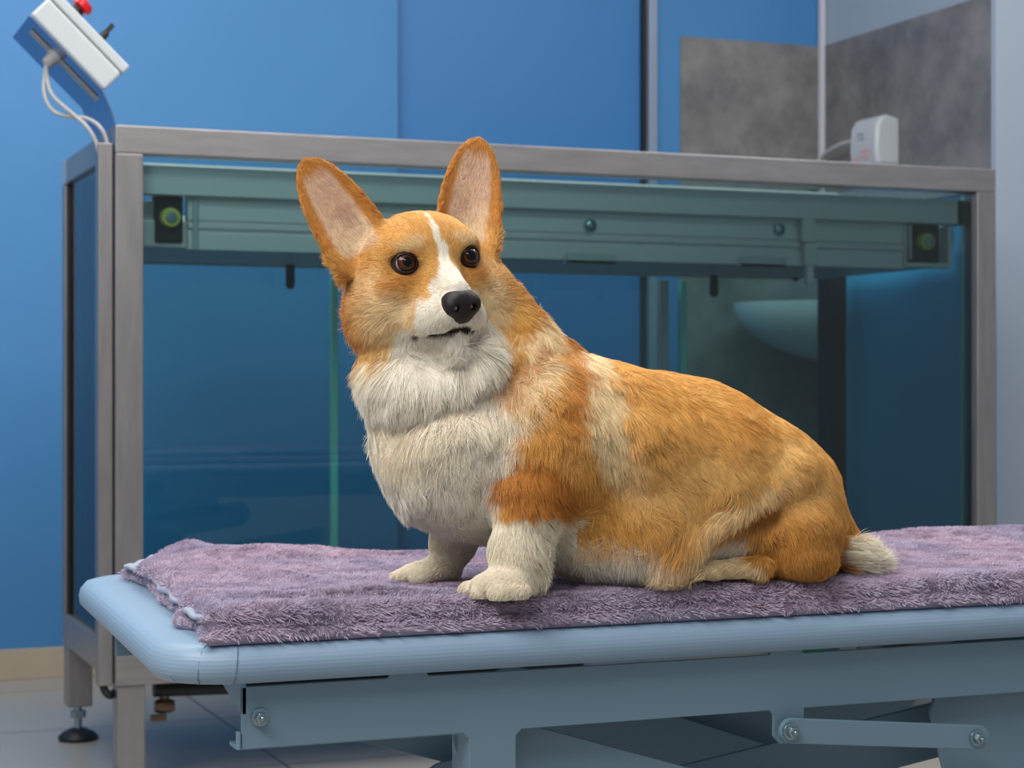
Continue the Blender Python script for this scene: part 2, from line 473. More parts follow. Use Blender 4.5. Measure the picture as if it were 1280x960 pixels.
for px in (262, 285, 300): 
    X = onY(px, 870, YF + 0.2)[0]
    add_lathe(bm, (X - 0.02, YF + .2, zb0 - 0.025), (1, 0, 0), [(0, .018), (.006, .028), (.03, .028), (.04, .018)])
add_box(bm, onY(235, 870, YF + 0.2)[0], onY(330, 870, YF + 0.2)[0], YF + 0.17, YF + 0.23, zb0 - 0.03, zb0)
obj('pump', bm, M['black'], tank, smooth=True)
bm = bmesh.new(); add_tube(bm, [(XL - 0.012, YF + 0.03, zb0 + 0.03), (XL - 0.018, YF + 0.03, zb0 - 0.005), (XL - 0.004, YF + 0.03, zb0 - 0.022), (XL + 0.02, YF + 0.07, zb0 - 0.012)], 0.008)
obj('cable_end', bm, M['dark'], tank, smooth=True)

# raised treadmill deck inside the tank
yD = YF + 0.075
zd1 = onY(640, 262, yD)[2]; zd0 = onY(240, 312, yD)[2]
zd1 = zd0 + 0.112
xa = onY(235, 280, yD)[0]; xb = onY(1131, 300, yD)[0]
deck = thing('treadmill_deck', ((xa + xb) / 2, (yD + YR) / 2, zd0), 'grey treadmill platform raised to the top inside the glass tank', 'treadmill')
bm = bmesh.new()
H = zd1 - zd0
pr = [(0, 0), (0, .30 * H), (.004, .33 * H), (.004, .36 * H), (-.004, .40 * H), (-.004, .48 * H), (.006, .50 * H), (.006, .52 * H), (0, .55 * H), (0, H), (.03, H), (.03, 0)]
add_prism(bm, [(xa, yD + y, zd0 + z) for y, z in pr], (xb - xa, 0, 0))
obj('side_rail', bm, M['alu_deck'], deck, 0.0015)
bm = bmesh.new(); add_prism(bm, [(xa, YR - 0.09 - y, zd0 + z) for y, z in pr], (xb - xa, 0, 0))
obj('side_rail', bm, M['alu'], deck, 0.0015)
obj('deck_plate', BOX(xa - 0.09, xb + 0.09, yD + 0.02, YR - 0.09, zd0 + 0.004, zd0 + 0.06), M['alu_deck'], deck, 0.004)
for px in (245,):
    X = onY(px, 280, yD)[0]
    obj('end_cap', BOX(X - 0.008, X + 0.004, yD - 0.006, yD + 0.03, zd0 - 0.002, zd1 + 0.002), M['alu'], deck, 0.002)
hb0 = onY(640, 0, yD - .03)
ha = onY(200, 207, yD - .025); hb_ = onY(200, 243, yD - .025)
obj('hanger_beam', BOX(XL + w + .002, onY(1199, 250, yD - .03)[0], yD - .025, yD + .02, hb_[2], ha[2]), M['alu_deck'], deck, 0.002)
obj('beam_end_cap', BOX(onY(1199, 250, yD - .03)[0], onY(1214, 250, yD - .03)[0], yD - .022, yD + .02, hb_[2], ha[2]), M['black'], deck, 0.002)
def roller(px, py, hw_=.028):
    X, _, Z = onY(px, py, yD)
    bm = bmesh.new(); add_lathe(bm, (X, yD - 0.012, Z), (0, 1, 0), [(0, .008), (.001, .019), (.012, .021), (.02, .021)], 28)
    r = obj('roller', bm, M['yellow'], deck, smooth=True)
    bm = bmesh.new(); add_lathe(bm, (X, yD - 0.017, Z), (0, 1, 0), [(0, .004), (.001, .011), (.006, .012)], 20)
    obj('roller_bolt', bm, M['zinc'], r, smooth=True)
    bm = bmesh.new(); add_box(bm, X - hw_, X + hw_, yD + 0.009, yD + 0.05, Z - 0.05, Z + 0.048)
    obj('roller_housing', bm, M['black'], deck, 0.003)
roller(213, 272); roller(1157, 302, .046)
# left cross member and right bracket
a = onY(181, 251, yD + .03); b = onY(203, 288, yD + .03)
obj('end_bracket', BOX(XL + w, b[0], yD + .03, yD + .05, b[2], a[2]), M['alu'], deck, 0.002)
bm = bmesh.new()
A = onY(1131, 280, yD - .01); B = onY(1190, 333, yD - .01)
t_ = 0.011
add_box(bm, A[0], B[0], yD - .01, yD + .03, B[2] - 0.004, B[2] + t_ - 0.004)
add_box(bm, B[0] - t_, B[0], yD - .01, yD + .03, B[2] + t_ - 0.004, A[2])
add_box(bm, A[0], A[0] + 0.006, yD - .01, yD + .03, B[2] + t_ - 0.004, A[2])
add_box(bm, A[0] + 0.018, A[0] + 0.022, yD - .008, yD + .008, B[2] + t_ + 0.004, A[2])
obj('end_bracket', bm, M['alu_deck'], deck, 0.003)
a = onY(1192, 281, yD + .06); b = onY(1219, 305, yD + .06)
obj('end_bracket', BOX(a[0], XE - w, yD + .06, yD + .08, b[2], a[2]), M['alu'], deck, 0.002)
for px, py in ((737, 282), (973, 287)):
    X, _, Z = onY(px, py, yD)
    bm = bmesh.new(); add_lathe(bm, (X, yD - 0.014, Z), (0, 1, 0), [(0, .006), (.003, .011), (.008, .012), (.0081, .015), (.012, .015)], 20)
    obj('rail_bolt', bm, M['zinc'], deck, smooth=True)
for x0, x1, y0, y1 in ((707, 770, 316, 331), (925, 983, 321, 335)):
    a = onY(x0, y0, yD - .012); b = onY(x1, y1, yD - .012)
    bm = bmesh.new(); add_box(bm, a[0], b[0], yD - .014, yD + .0, b[2], b[2] + .010); add_box(bm, a[0], b[0], yD - .014, yD - .010, b[2], b[2] + .024)
    obj('clip', bm, M['whiteplastic'], deck, 0.002)
bm = bmesh.new()
for x0, x1, y0, y1, dd in ((1004, 1019, 273, 303, -.026), (1007, 1022, 303, 332, -.022), (1009, 1018, 330, 356, -.018)):
    a = onY(x0, y0, yD + dd); b = onY(x1, y1, yD + dd); add_box(bm, a[0], b[0], yD + dd, yD + dd + .016, b[2], a[2])
obj('hanger_strap', bm, M['alu_deck'], deck, 0.003)
for px, py in ((360, 362), (888, 372), (990, 352)):
    X, _, Z = onY(px, py, YR - 0.1)
    bm = bmesh.new(); add_lathe(bm, (X, YR - .12, Z), (0, 0, 1), [(0, .005), (.008, .011), (zd0 + 0.01 - Z, .011)], 16)
    obj('guide_pin', bm, M['dark'], deck, smooth=True)

# ------------------------------------------------------------------ control box on its bracket
yC = YF + 0.03; dC = Vector((0, 0.25, 0))
q = lambda px, py: Vector(onY(px, py, yC))
A, B, Cc = q(38, 18), q(130, 113), q(162, 82)
axis = (B - A).normalized(); nrm = (Cc - B) - axis * (Cc - B).dot(axis); th = nrm.length; nrm.normalize()
A2 = A - axis * 0.03
box = thing('control_box', B, 'white plastic control box with red stop button tilted above the tank corner', 'control box')
bm = bmesh.new(); add_obox(bm, A, axis * (B - A).length, nrm * th * .70, dC)
obj('housing', bm, M['whiteplastic'], box, 0.007, seg=3)
bm = bmesh.new(); add_obox(bm, A - axis * 0.0015 + nrm * th * .715, axis * ((B - A).length + .003), nrm * th * .285, dC)
obj('lid', bm, M['whiteplastic'], box, 0.005, seg=3)
top = A + nrm * th
f0 = Vector(onY(97, 13, yC + 0.05)); f0 = top + axis * (f0 - top).dot(axis) + Vector((0, 0.05, 0))
bm = bmesh.new(); add_lathe(bm, f0, nrm, [(0, .017), (.012, .017), (.0121, .012), (.02, .012)])
e = obj('stop_button', bm, M['black'], box, smooth=True)
bm = bmesh.new(); add_lathe(bm, f0 + nrm * 0.018, nrm, [(0, .012), (.003, .021), (.014, .022), (.020, .017), (.022, .008)])
o = obj('button_head', bm, M['red'], e, smooth=True); o['label'] = 'red mushroom head'
f1 = Vector(onY(128, 46, yC + 0.05)); f1 = top + axis * (f1 - top).dot(axis) + Vector((0, 0.05, 0))
bm = bmesh.new(); add_lathe(bm, f1, nrm, [(0, .013), (.007, .012), (.010, .008)]); s = obj('toggle_switch', bm, M['greyplastic'], box, smooth=True)
bm = bmesh.new(); add_cyl(bm, f1 + nrm * .006, f1 + nrm * .026, .009, .007); add_obox(bm, f1 + nrm * .024 - axis * .006 + Vector((0, -.006, 0)), axis * .010, (nrm * .022 - axis * .002), (0, .012, 0))
obj('switch_knob', bm, M['black'], s, smooth=True)
# bracket: bent plate below the box and down onto the tank
brk = thing('box_bracket', Vector(onY(143, 157, YF + 0.03)), 'bent polished steel bracket plate holding the white control box on the tank', 'bracket')
mir = mat('polished_steel_blue_reflection', (112, 140, 180), 0.25, 0.85)  # reflection of the blue wall tinted into the steel's base colour
bm = bmesh.new()
P0 = A + axis * 0.0 - nrm * .001; P1 = B - nrm * .001; P2 = q(141, 141); P3 = q(146, 160)
tk = -nrm * 0.003
pl = [P0, P1, P2, P3]; back = [P3 + Vector((-.004, 0, 0)), P2 + Vector((-.004, 0, -.001)), P1 + tk, P0 + tk]
add_prism(bm, [p + Vector((0, .0, 0)) for p in pl + back], dC + Vector((0, 0.0, 0)))
obj('plate', bm, mir, brk, 0.0008)
bm = bmesh.new()
md = Vector((0, 0.11, 0))
add_obox(bm, P0 + axis * .02 + tk * 1.5 + Vector((0, .06, 0)), axis * 0.19, tk * .6, (0, .035, 0))
obj('slot', bm, M['slot'], brk, 0)
gp = P0 + axis * (B - A).length * .55 + tk * 1.5 + Vector((0, .075, 0))
gp = A + axis * 0.088 - nrm * .004 + Vector((0, .07, 0))
bm = bmesh.new(); add_lathe(bm, gp, -nrm, [(0, .016), (.010, .016), (.0101, .013), (.025, .012), (.030, .007)], 16)
g = obj('cable_gland', bm, M['greyplastic'], brk, smooth=True)
ge = gp - nrm * .028
xd = (dxL + XL) / 2
for k, pts in enumerate(([(55, 115), (66, 138), (88, 146), (108, 148), (124, 158), (133, 175), (134, 195)], [(60, 105), (68, 122), (88, 140), (108, 158), (120, 178), (125, 200)])):
    bm = bmesh.new(); P = [ge]
    n = len(pts)
    for i, (x, y) in enumerate(pts):
        P.append(Vector(onY(x, y, ge.y + (YF + 0.028 - ge.y) * min(1, (i + 1) / (n - 2)))))
    add_tube(bm, P, 0.0042)
    c = obj('control_cable', bm, M['greyplastic'], box, smooth=True)
# ------------------------------------------------------------------ numpy tools: noise, surface nets, hair
rng = np.random.default_rng(11)
_perm = rng.random((64, 64, 64)).astype(np.float32)
def vnoise(p, scale, seed=0):
    """smooth value noise in -1..1; p (...,3)"""
    q = np.asarray(p, np.float32) * scale + np.float32(seed * 17.31 + 1000)
    i = np.floor(q).astype(np.int64); f = q - i; f = f * f * (3 - 2 * f)
    def g(a, b, c): return _perm[(i[..., 0] + a) & 63, (i[..., 1] + b) & 63, (i[..., 2] + c) & 63]
    x, y, z = f[..., 0], f[..., 1], f[..., 2]
    c00 = g(0, 0, 0) * (1 - x) + g(1, 0, 0) * x; c10 = g(0, 1, 0) * (1 - x) + g(1, 1, 0) * x
    c01 = g(0, 0, 1) * (1 - x) + g(1, 0, 1) * x; c11 = g(0, 1, 1) * (1 - x) + g(1, 1, 1) * x
    return ((c00 * (1 - y) + c10 * y) * (1 - z) + (c01 * (1 - y) + c11 * y) * z) * 2 - 1

def surface_nets(F, o, h):
    """quads around the zero level of F (negative inside)"""
    s = F < 0
    nx, ny, nz = F.shape
    c = np.zeros((nx - 1, ny - 1, nz - 1), np.int8)
    for a in (0, 1):
        for b in (0, 1):
            for d in (0, 1):
                c += s[a:nx - 1 + a, b:ny - 1 + b, d:nz - 1 + d]
    act = (c > 0) & (c < 8)
    idx = np.argwhere(act)
    vid = -np.ones(act.shape, np.int64); vid[act] = np.arange(len(idx))
    acc = np.zeros((len(idx), 3)); cnt = np.zeros(len(idx))
    corners = [(a, b, d) for a in (0, 1) for b in (0, 1) for d in (0, 1)]
    for i, A in enumerate(corners):
        for B in corners[i + 1:]:
            if sum(abs(A[k] - B[k]) for k in range(3)) != 1: continue
            fa = F[idx[:, 0] + A[0], idx[:, 1] + A[1], idx[:, 2] + A[2]]
            fb = F[idx[:, 0] + B[0], idx[:, 1] + B[1], idx[:, 2] + B[2]]
            m = (fa < 0) != (fb < 0)
            t = np.where(m, fa / np.where(m, fa - fb, 1), 0)
            p = np.array(A) + t[:, None] * (np.array(B) - np.array(A))
            acc[m] += p[m]; cnt[m] += 1
    V = (idx + acc / cnt[:, None]) * h + np.array(o)
    Q = []
    for ax in range(3):
        sl0 = [slice(None)] * 3; sl1 = [slice(None)] * 3
        sl0[ax] = slice(0, -1); sl1[ax] = slice(1, None)
        s0, s1 = s[tuple(sl0)], s[tuple(sl1)]
        e = np.argwhere(s0 != s1)
        u, v = (ax + 1) % 3, (ax + 2) % 3
        ok = (e[:, u] > 0) & (e[:, v] > 0) & (e[:, u] < F.shape[u] - 1) & (e[:, v] < F.shape[v] - 1)
        e = e[ok]; ins = s0[e[:, 0], e[:, 1], e[:, 2]]
        def cell(du, dv):
            k = e.copy(); k[:, u] -= du; k[:, v] -= dv
            return vid[k[:, 0], k[:, 1], k[:, 2]]
        q4 = np.stack([cell(1, 1), cell(0, 1), cell(0, 0), cell(1, 0)], 1)
        q4[~ins] = q4[~ins][:, ::-1]
        Q.append(q4)
    return V, np.concatenate(Q)

def vert_normals(V, Q):
    n = np.cross(V[Q[:, 2]] - V[Q[:, 0]], V[Q[:, 3]] - V[Q[:, 1]])
    N = np.zeros_like(V)
    for k in range(4): np.add.at(N, Q[:, k], n)
    return N / (np.linalg.norm(N, axis=1, keepdims=True) + 1e-12)

def smooth_verts(V, Q, it=2, lam=0.5):
    for _ in range(it):
        S = np.zeros_like(V); C = np.zeros(len(V))
        for k in range(4):
            for j in (1, 3):
                np.add.at(S, Q[:, k], V[Q[:, (k + j) % 4]]); np.add.at(C, Q[:, k], 1)
        V = V * (1 - lam) + lam * S / C[:, None]
    return V

def np_mesh(name, V, Q, m, parent=None, loc=(0, 0, 0), col=None, extra=None):
    me = bpy.data.meshes.new(name)
    loc = np.asarray(loc, float)
    me.vertices.add(len(V)); me.vertices.foreach_set('co', (V - loc).astype(np.float32).ravel())
    k = Q.shape[1]
    me.loops.add(Q.size); me.loops.foreach_set('vertex_index', Q.astype(np.int32).ravel())
    me.polygons.add(len(Q)); me.polygons.foreach_set('loop_start', np.arange(0, Q.size, k, dtype=np.int32))
    me.polygons.foreach_set('use_smooth', np.ones(len(Q), bool))
    me.update(calc_edges=True); me.validate()
    if col is not None:
        a = me.color_attributes.new('coat', 'FLOAT_COLOR', 'POINT')
        a.data.foreach_set('color', np.concatenate([col, np.ones((len(col), 1))], 1).astype(np.float32).ravel())
    me.materials.append(m)
    o = bpy.data.objects.new(name, me); COL.objects.link(o)
    o.location = loc
    if parent:
        o.parent = parent; o.matrix_parent_inverse = world_of(parent).inverted()
    return o

def hair_obj(name, P, rad, col, m, parent, loc=(0, 0, 0)):
    """P (n,k,3) strand points, rad (k,) or (n,k), col (n,3) or (n,k,3)"""
    n, k, _ = P.shape
    hc = bpy.data.hair_curves.new(name)
    hc.add_curves([k] * n)
    hc.attributes['position'].data.foreach_set('vector', (P - np.asarray(loc)).astype(np.float32).ravel())
    R = np.broadcast_to(rad, (n, k)).astype(np.float32)
    a = hc.attributes.get('radius') or hc.attributes.new('radius', 'FLOAT', 'POINT')
    a.data.foreach_set('value', np.ascontiguousarray(R).ravel())
    if col.ndim == 2: col = np.repeat(col[:, None], k, 1)
    c4 = np.concatenate([col, np.ones((n, k, 1))], 2).astype(np.float32)
    a = hc.attributes.new('coat', 'FLOAT_COLOR', 'POINT')
    a.data.foreach_set('color', c4.ravel())
    hc.materials.append(m)
    o = bpy.data.objects.new(name, hc); COL.objects.link(o); o.location = loc
    if parent:
        o.parent = parent; o.matrix_parent_inverse = world_of(parent).inverted()
    o['kind'] = 'stuff'
    return o

def fibre_mat(name, rough=0.55, spec=0.25, trans=0.0):
    m = bpy.data.materials.new(name); m.use_nodes = True
    nt = m.node_tree; N = nt.nodes; L = nt.links; b = N['Principled BSDF']
    at = N.new('ShaderNodeAttribute'); at.attribute_name = 'coat'
    L.new(at.outputs['Color'], b.inputs['Base Color'])
    b.inputs['Roughness'].default_value = rough; b.inputs['Specular IOR Level'].default_value = spec
    if trans:
        t = N.new('ShaderNodeBsdfTranslucent'); L.new(at.outputs['Color'], t.inputs[0])
        mx = N.new('ShaderNodeMixShader'); mx.inputs[0].default_value = trans
        L.new(b.outputs[0], mx.inputs[1]); L.new(t.outputs[0], mx.inputs[2])
        L.new(mx.outputs[0], N['Material Output'].inputs['Surface'])
    return m

def sample_surface(V, Q, n, dens=None):
    """random points on quads; returns points, vertex-weighted blend (tri idx, bary)"""
    T = np.concatenate([Q[:, [0, 1, 2]], Q[:, [0, 2, 3]]])
    A = np.linalg.norm(np.cross(V[T[:, 1]] - V[T[:, 0]], V[T[:, 2]] - V[T[:, 0]]), axis=1)
    if dens is not None: A = A * dens[T].mean(1)
    c = np.cumsum(A); c /= c[-1]
    t = T[np.searchsorted(c, rng.random(n))]
    r1 = np.sqrt(rng.random(n)); r2 = rng.random(n)
    B = np.stack([1 - r1, r1 * (1 - r2), r1 * r2], 1)
    return t, B

def bary(A, t, B):
    return (A[t] * (B[:, :, None] if A.ndim == 2 else B)).sum(1)

def nrmz(v): return v / (np.linalg.norm(v, axis=-1, keepdims=True) + 1e-12)

# ------------------------------------------------------------------ treatment table
ZP = 0.59
YT0, YT1, XT0, XT1 = 1.63, 2.33, 0.345, 2.05
def onZ(px, py, z):
    dx = (px - 640) / FPX; dz = (480 - py) / FPX
    t = (z - CAMH) / dz
    return ((dx * CA + SA) * t, (-dx * SA + CA) * t, z)

table = thing('treatment_table', ((XT0 + XT1) / 2, (YT0 + YT1) / 2, 0), 'pale blue padded treatment table on a grey-blue steel scissor frame', 'table')
def rounded_outline(pts, r, n=8):
    out = []
    N_ = len(pts)
    for i in range(N_):
        p = Vector(pts[i]); a = (Vector(pts[i - 1]) - p).normalized(); b = (Vector(pts[(i + 1) % N_]) - p).normalized()
        rr = r[i]; s, e = p + a * rr, p + b * rr
        for k in range(n + 1):
            t = k / n; out.append((s * (1 - t) ** 2 + p * 2 * t * (1 - t) + e * t * t))
    return out
ol = rounded_outline([(XT0 - .012, YT0), (XT1, YT0), (XT1, YT1), (XT0 + .022, YT1)], [.085, .08, .08, .09])
bm = bmesh.new(); TH = 0.036
n_ = len(ol); rings = []
prof = [(0.020, 0.0), (0.008, 0.002), (0.001, 0.009), (0.0, 0.018), (0.002, 0.026), (0.008, 0.033), (0.02, 0.036), (0.045, 0.0365)]
cen = Vector(((XT0 + XT1) / 2, (YT0 + YT1) / 2))
def inset(i, d):
    p = ol[i]; a = ol[i - 1]; b = ol[(i + 1) % n_]
    t = (b - a).normalized(); nn = Vector((-t.y, t.x))
    return p + nn * d
for d, z in prof:
    rings.append([bm.verts.new((*inset(i, d), ZP - TH + z)) for i in range(n_)])
for R0, R1 in zip(rings, rings[1:]):
    for i in range(n_): bm.faces.new([R0[i], R0[(i + 1) % n_], R1[(i + 1) % n_], R1[i]])
bm.faces.new(rings[0][::-1]); bm.faces.new(rings[-1])
pad = obj('pad', bm, M['vinyl'], table, smooth=True); pad['label'] = 'pale blue vinyl pad with a rounded edge'
# gathered seams at the rounded corner
bm = bmesh.new()
for px in (216, 246, 252, 291, 296):
    a = onY(px, 838, YT0)
    i0 = min(range(n_), key=lambda i: abs((lambda X, Y: 640 + FPX * (X * CA - Y * SA) / (X * SA + Y * CA))(ol[i].x, ol[i].y) - px) + (0 if ol[i].y < 1.9 else 1e3))
    P = []
    for d, z in prof[1:7]:
        v = inset(i0, d - 0.0002); P.append((v.x + 0.004 * (z / .036), v.y, ZP - TH + z))
    add_tube(bm, P, 0.0005, 6)
obj('pad_seam', bm, mat('vinyl_fold', (146, 169, 189), 0.5), table, smooth=True)

YA = YT0 + 0.028
za1 = onY(302, 859, YA)[2]; za0 = onY(302, 937, YA)[2]
xA0 = onY(302, 900, YA)[0]
TP = M['table_paint']
def tpart(name, bm, bev=0.002, parent=None): return obj(name, bm, TP, parent or table, bev)
bm = bmesh.new()
x1, x2 = onY(587, 930, YA)[0], onY(645, 930, YA)[0]
x3, x4 = onY(967, 900, YA)[0], onY(1001, 900, YA)[0]
zb = onY(980, 930, YA)[2]
outl = [(xA0, za0), (x1 - .006, za0), (x1, za0 - .006), (x1, 0.30), (x2, 0.30), (x2, za0 - .006), (x2 + .006, za0), (x3 - .004, za0), (x3, za0 - .005), (x3, zb + .008), (x3 + .008, zb), (x4 + .004, zb), (x4 + .004, za0), (XT1 - .06, za0), (XT1 - .06, za1)]
tabs = []
for t0, t1 in ((966, 1000), (490, 531)):
    ta, tb = onY(t0, 850, YA)[0], onY(t1, 850, YA)[0]
    outl += [(tb + .004, za1), (tb, za1 + .006), (tb, ZP - TH + .004), (ta, ZP - TH + .004), (ta, za1 + .006), (ta - .004, za1)]
outl += [(xA0, za1)]
add_prism(bm, [(x, YA, z) for x, z in outl], (0, 0.004, 0))
tpart('side_rail', bm, 0.0008)
# folded bottom lip
tpart('rail_lip', BOX(xA0 - .004, x1, YA + .002, YA + .03, za0 - .001, za0 + .003), 0.001)
bm = bmesh.new(); add_box(bm, xA0 - .004, xA0 - .001, YA - .002, YA + .006, za0, za0 + .016); tpart('rail_lip', bm, 0.001)
# far side rail and end plates
bm = bmesh.new(); add_prism(bm, [(xA0, YT1 - .05, za0), (XT1 - .06, YT1 - .05, za0), (XT1 - .06, YT1 - .05, ZP - TH + .002), (xA0, YT1 - .05, ZP - TH + .002)], (0, 0.004, 0)); tpart('side_rail', bm)
zs = onY(300, 893, YA)[2]
bm = bmesh.new(); add_prism(bm, [(xA0, YA, ZP - TH + .002), (xA0, YA, zs), (xA0, YA + .10, ZP - TH - 0.006), (xA0, YA + .10, ZP - TH + .002)], (0.004, 0, 0)); tpart('end_plate', bm, 0)
tpart('top_sheet', BOX(xA0 + .02, XT1 - .08, YA + .06, YT1 - .07, ZP - TH - .004, ZP - TH + .001), 0)
def bolt(px, py, Y, r, parent):
    X, _, Z = onY(px, py, Y)
    bm = bmesh.new(); add_lathe(bm, (X, Y + .004, Z), (0, -1, 0), [(0, r), (.003, r), (.0035, r * .75)], 24)
    add_lathe(bm, (X, Y + .0, Z), (0, -1, 0), [(0, r * .68), (.005, r * .68), (.006, r * .5)], 6)
    add_lathe(bm, (X, Y + .0, Z), (0, -1, 0), [(0, r * .32), (.009, r * .32), (.010, r * .2)], 16)
    return obj('bolt', bm, M['zinc'], parent, 0.0004)
bolt(326, 897, YA - .004, 0.0082, table)
# link bar
YL = YA - 0.016
def capsule(bm, a, b, r, Y, t, n=12):
    a, b = Vector(a), Vector(b); d = (b - a).normalized(); nn = Vector((-d.y, d.x)); pts = []
    for k in range(n + 1):
        an = PI / 2 + PI * k / n; pts.append(a + (d * math.cos(an) + nn * math.sin(an)) * r)
    for k in range(n + 1):
        an = -PI / 2 + PI * k / n; pts.append(b + (d * math.cos(an) + nn * math.sin(an)) * r)
    add_prism(bm, [(p.x, Y, p.y) for p in pts], (0, t, 0))
a = onY(990, 914, YL); b = onY(1224, 922, YL)
bm = bmesh.new(); capsule(bm, (a[0], a[2]), (b[0], b[2]), .0125, YL, .006)
link = tpart('link_bar', bm, 0.001)
bolt(990, 915, YL - .004, 0.0088, link); bolt(1223, 923, YL - .004, 0.0088, link)
# scissor arms, wide flat plates
def arm(p, q_, wpx, Y):
    a = onY(*p, Y); b = onY(*q_, Y); bm = bmesh.new()
    capsule(bm, (a[0], a[2]), (b[0], b[2]), wpx / 2 * 1.7 / FPX, Y, .006); return tpart('scissor_arm', bm, 0.001)
arm((640, 880), (1280, 1075), 120, YT1 - .30)
arm((560, 990), (1120, 858), 100, YT1 - .26)
arm((600, 925), (1330, 1120), 74, YA + .035)
arm((790, 1010), (1300, 880), 84, YA + .10)
arm((400, 893), (1060, 1060), 52, YT1 - .22)
arm((500, 1060), (1220, 885), 60, YT1 - .14)
a = onY(1163, 900, YA + .03)
bm = bmesh.new(); add_prism(bm, [(a[0] + .03, YA + .03, za1), (a[0], YA + .03, za0 - .02), (a[0] + .03, YA + .03, za0 - .13), (a[0] + .20, YA + .03, za0 - .13), (a[0] + .20, YA + .03, za1)], (0, .006, 0)); tpart('pivot_plate', bm)
# lower frame on the floor
for Y in (YA + .04, YT1 - .1):
    tpart('floor_rail', BOX(XT0 + .12, XT1 - .15, Y, Y + .05, 0.03, 0.08), 0.004)
for X in (XT0 + .13, XT1 - .21):
    tpart('floor_crossbar', BOX(X, X + .05, YA + .09, YT1 - .1, 0.03, 0.08), 0.004)
for X in (XT0 + .15, XT1 - .19):
    for Y in (YA + .06, YT1 - .08):
        bm = bmesh.new(); add_cyl(bm, (X, Y, 0), (X, Y, .035), .02); obj('foot', bm, M['black'], table, smooth=True)
tpart('lift_column', BOX(x1, x2, YA + .004, YA + .05, 0.075, za0 + .02), 0.003)

# ------------------------------------------------------------------ fleece blanket
zt = ZP
def pl2(lst, z): return np.array([onZ(x, y, z)[:2] for x, y in lst])
upper = pl2([(286, 800), (330, 800), (420, 806), (520, 802), (640, 792), (705, 784), (738, 762), (795, 762), (850, 777), (960, 771), (1100, 762), (1290, 752), (1640, 735), (1640, 648), (1290, 668), (1150, 672), (950, 678), (700, 685), (500, 692), (330, 697), (240, 692), (200, 694), (172, 706), (205, 726), (232, 748), (262, 768)], ZP + 0.026)
lower = pl2([(284, 818), (330, 817), (420, 820), (520, 815), (640, 806), (705, 798), (738, 777), (795, 778), (850, 791), (960, 785), (1100, 776), (1290, 768), (1640, 750), (1640, 655), (1290, 672), (1150, 678), (950, 684), (700, 692), (500, 700), (330, 705), (240, 705), (190, 706), (152, 716), (185, 728), (200, 748), (222, 762), (216, 776), (246, 780), (262, 800)], ZP + 0.008)

upper[:, 1] = np.maximum(upper[:, 1], 1.648); lower[:, 1] = np.maximum(lower[:, 1], 1.640)
def poly_sdf(poly, X, Y):
    d = np.full(X.shape, 1e9); s = np.ones(X.shape)
    n = len(poly)
    for i in range(n):
        a, b = poly[i], poly[(i + 1) % n]
        e = b - a; wx, wy = X - a[0], Y - a[1]
        t = np.clip((wx * e[0] + wy * e[1]) / (e @ e), 0, 1)
        bx, by = wx - e[0] * t, wy - e[1] * t
        d = np.minimum(d, bx * bx + by * by)
        c1 = Y >= a[1]; c2 = Y < b[1]; c3 = e[0] * wy > e[1] * wx
        s = np.where((c1 & c2 & c3) | (~c1 & ~c2 & ~c3), -s, s)
    return s * np.sqrt(d)

hB = 0.004
bx0, bx1, by0, by1 = 0.30, 2.02, 1.60, 2.42
gx = np.arange(bx0, bx1, hB); gy = np.arange(by0, by1, hB); gz = np.arange(ZP - 0.012, ZP + 0.075, hB)
GX, GY = np.meshgrid(gx, gy, indexing='ij')
dU = poly_sdf(upper, GX, GY); dL = poly_sdf(lower, GX, GY)
P2 = np.stack([GX, GY, np.zeros_like(GX)], -1)
wr = vnoise(P2 * [1, 1.6, 1], 9, 1) * .5 + vnoise(P2 * [1, 1.4, 1], 22, 2) * .3 + vnoise(P2, 45, 3) * .15
def gauss(px, py, z, sx, sy, rot=0):
    c = onZ(px, py, z); dx, dy = GX - c[0], GY - c[1]
    u = dx * math.cos(rot) + dy * math.sin(rot); v = -dx * math.sin(rot) + dy * math.cos(rot)
    return np.exp(-(u / sx) ** 2 - (v / sy) ** 2)
bump_ = 0.026 * gauss(222, 682, .62, .045, .08) + .010 * gauss(330, 695, .62, .09, .06) + 0.010 * gauss(1230, 668, .62, .12, .05) + .006 * gauss(300, 775, .62, .05, .05)
bump_ *= 1.1; bump_ += .011 * gauss(1000, 742, .62, .13, .016, .15) - .005 * gauss(960, 757, .62, .15, .012, .1) + .010 * gauss(470, 745, .62, .10, .014, -.3) + .005 * gauss(350, 720, .62, .012, .12, .3) + .006 * gauss(1150, 700, .62, .12, .015, -.1)
bump_ += .005 * gauss(770, 778, .62, .05, .012) - .004 * gauss(700, 765, .62, .04, .014)
flat = 1 - 0.8 * np.clip(gauss(650, 725, .62, .16, .14) + gauss(930, 715, .62, .2, .1), 0, 1)
hL = 0.0068 + 0.0012 * wr
hU = 0.0088 + 0.0012 * wr * flat
zL = ZP + hL - 0.001
zU = ZP + 2 * hL + hU - 0.002 + bump_ * (0.4 + .6 * flat) + .0017 * wr * flat
def slab(dE, zc, h):
    a = np.maximum(dE[:, :, None] + h[:, :, None], 0); b = gz[None, None] - zc[:, :, None]
    return np.sqrt(a * a + b * b) - h[:, :, None]
rg = .0016 * vnoise(P2, 60, 5)
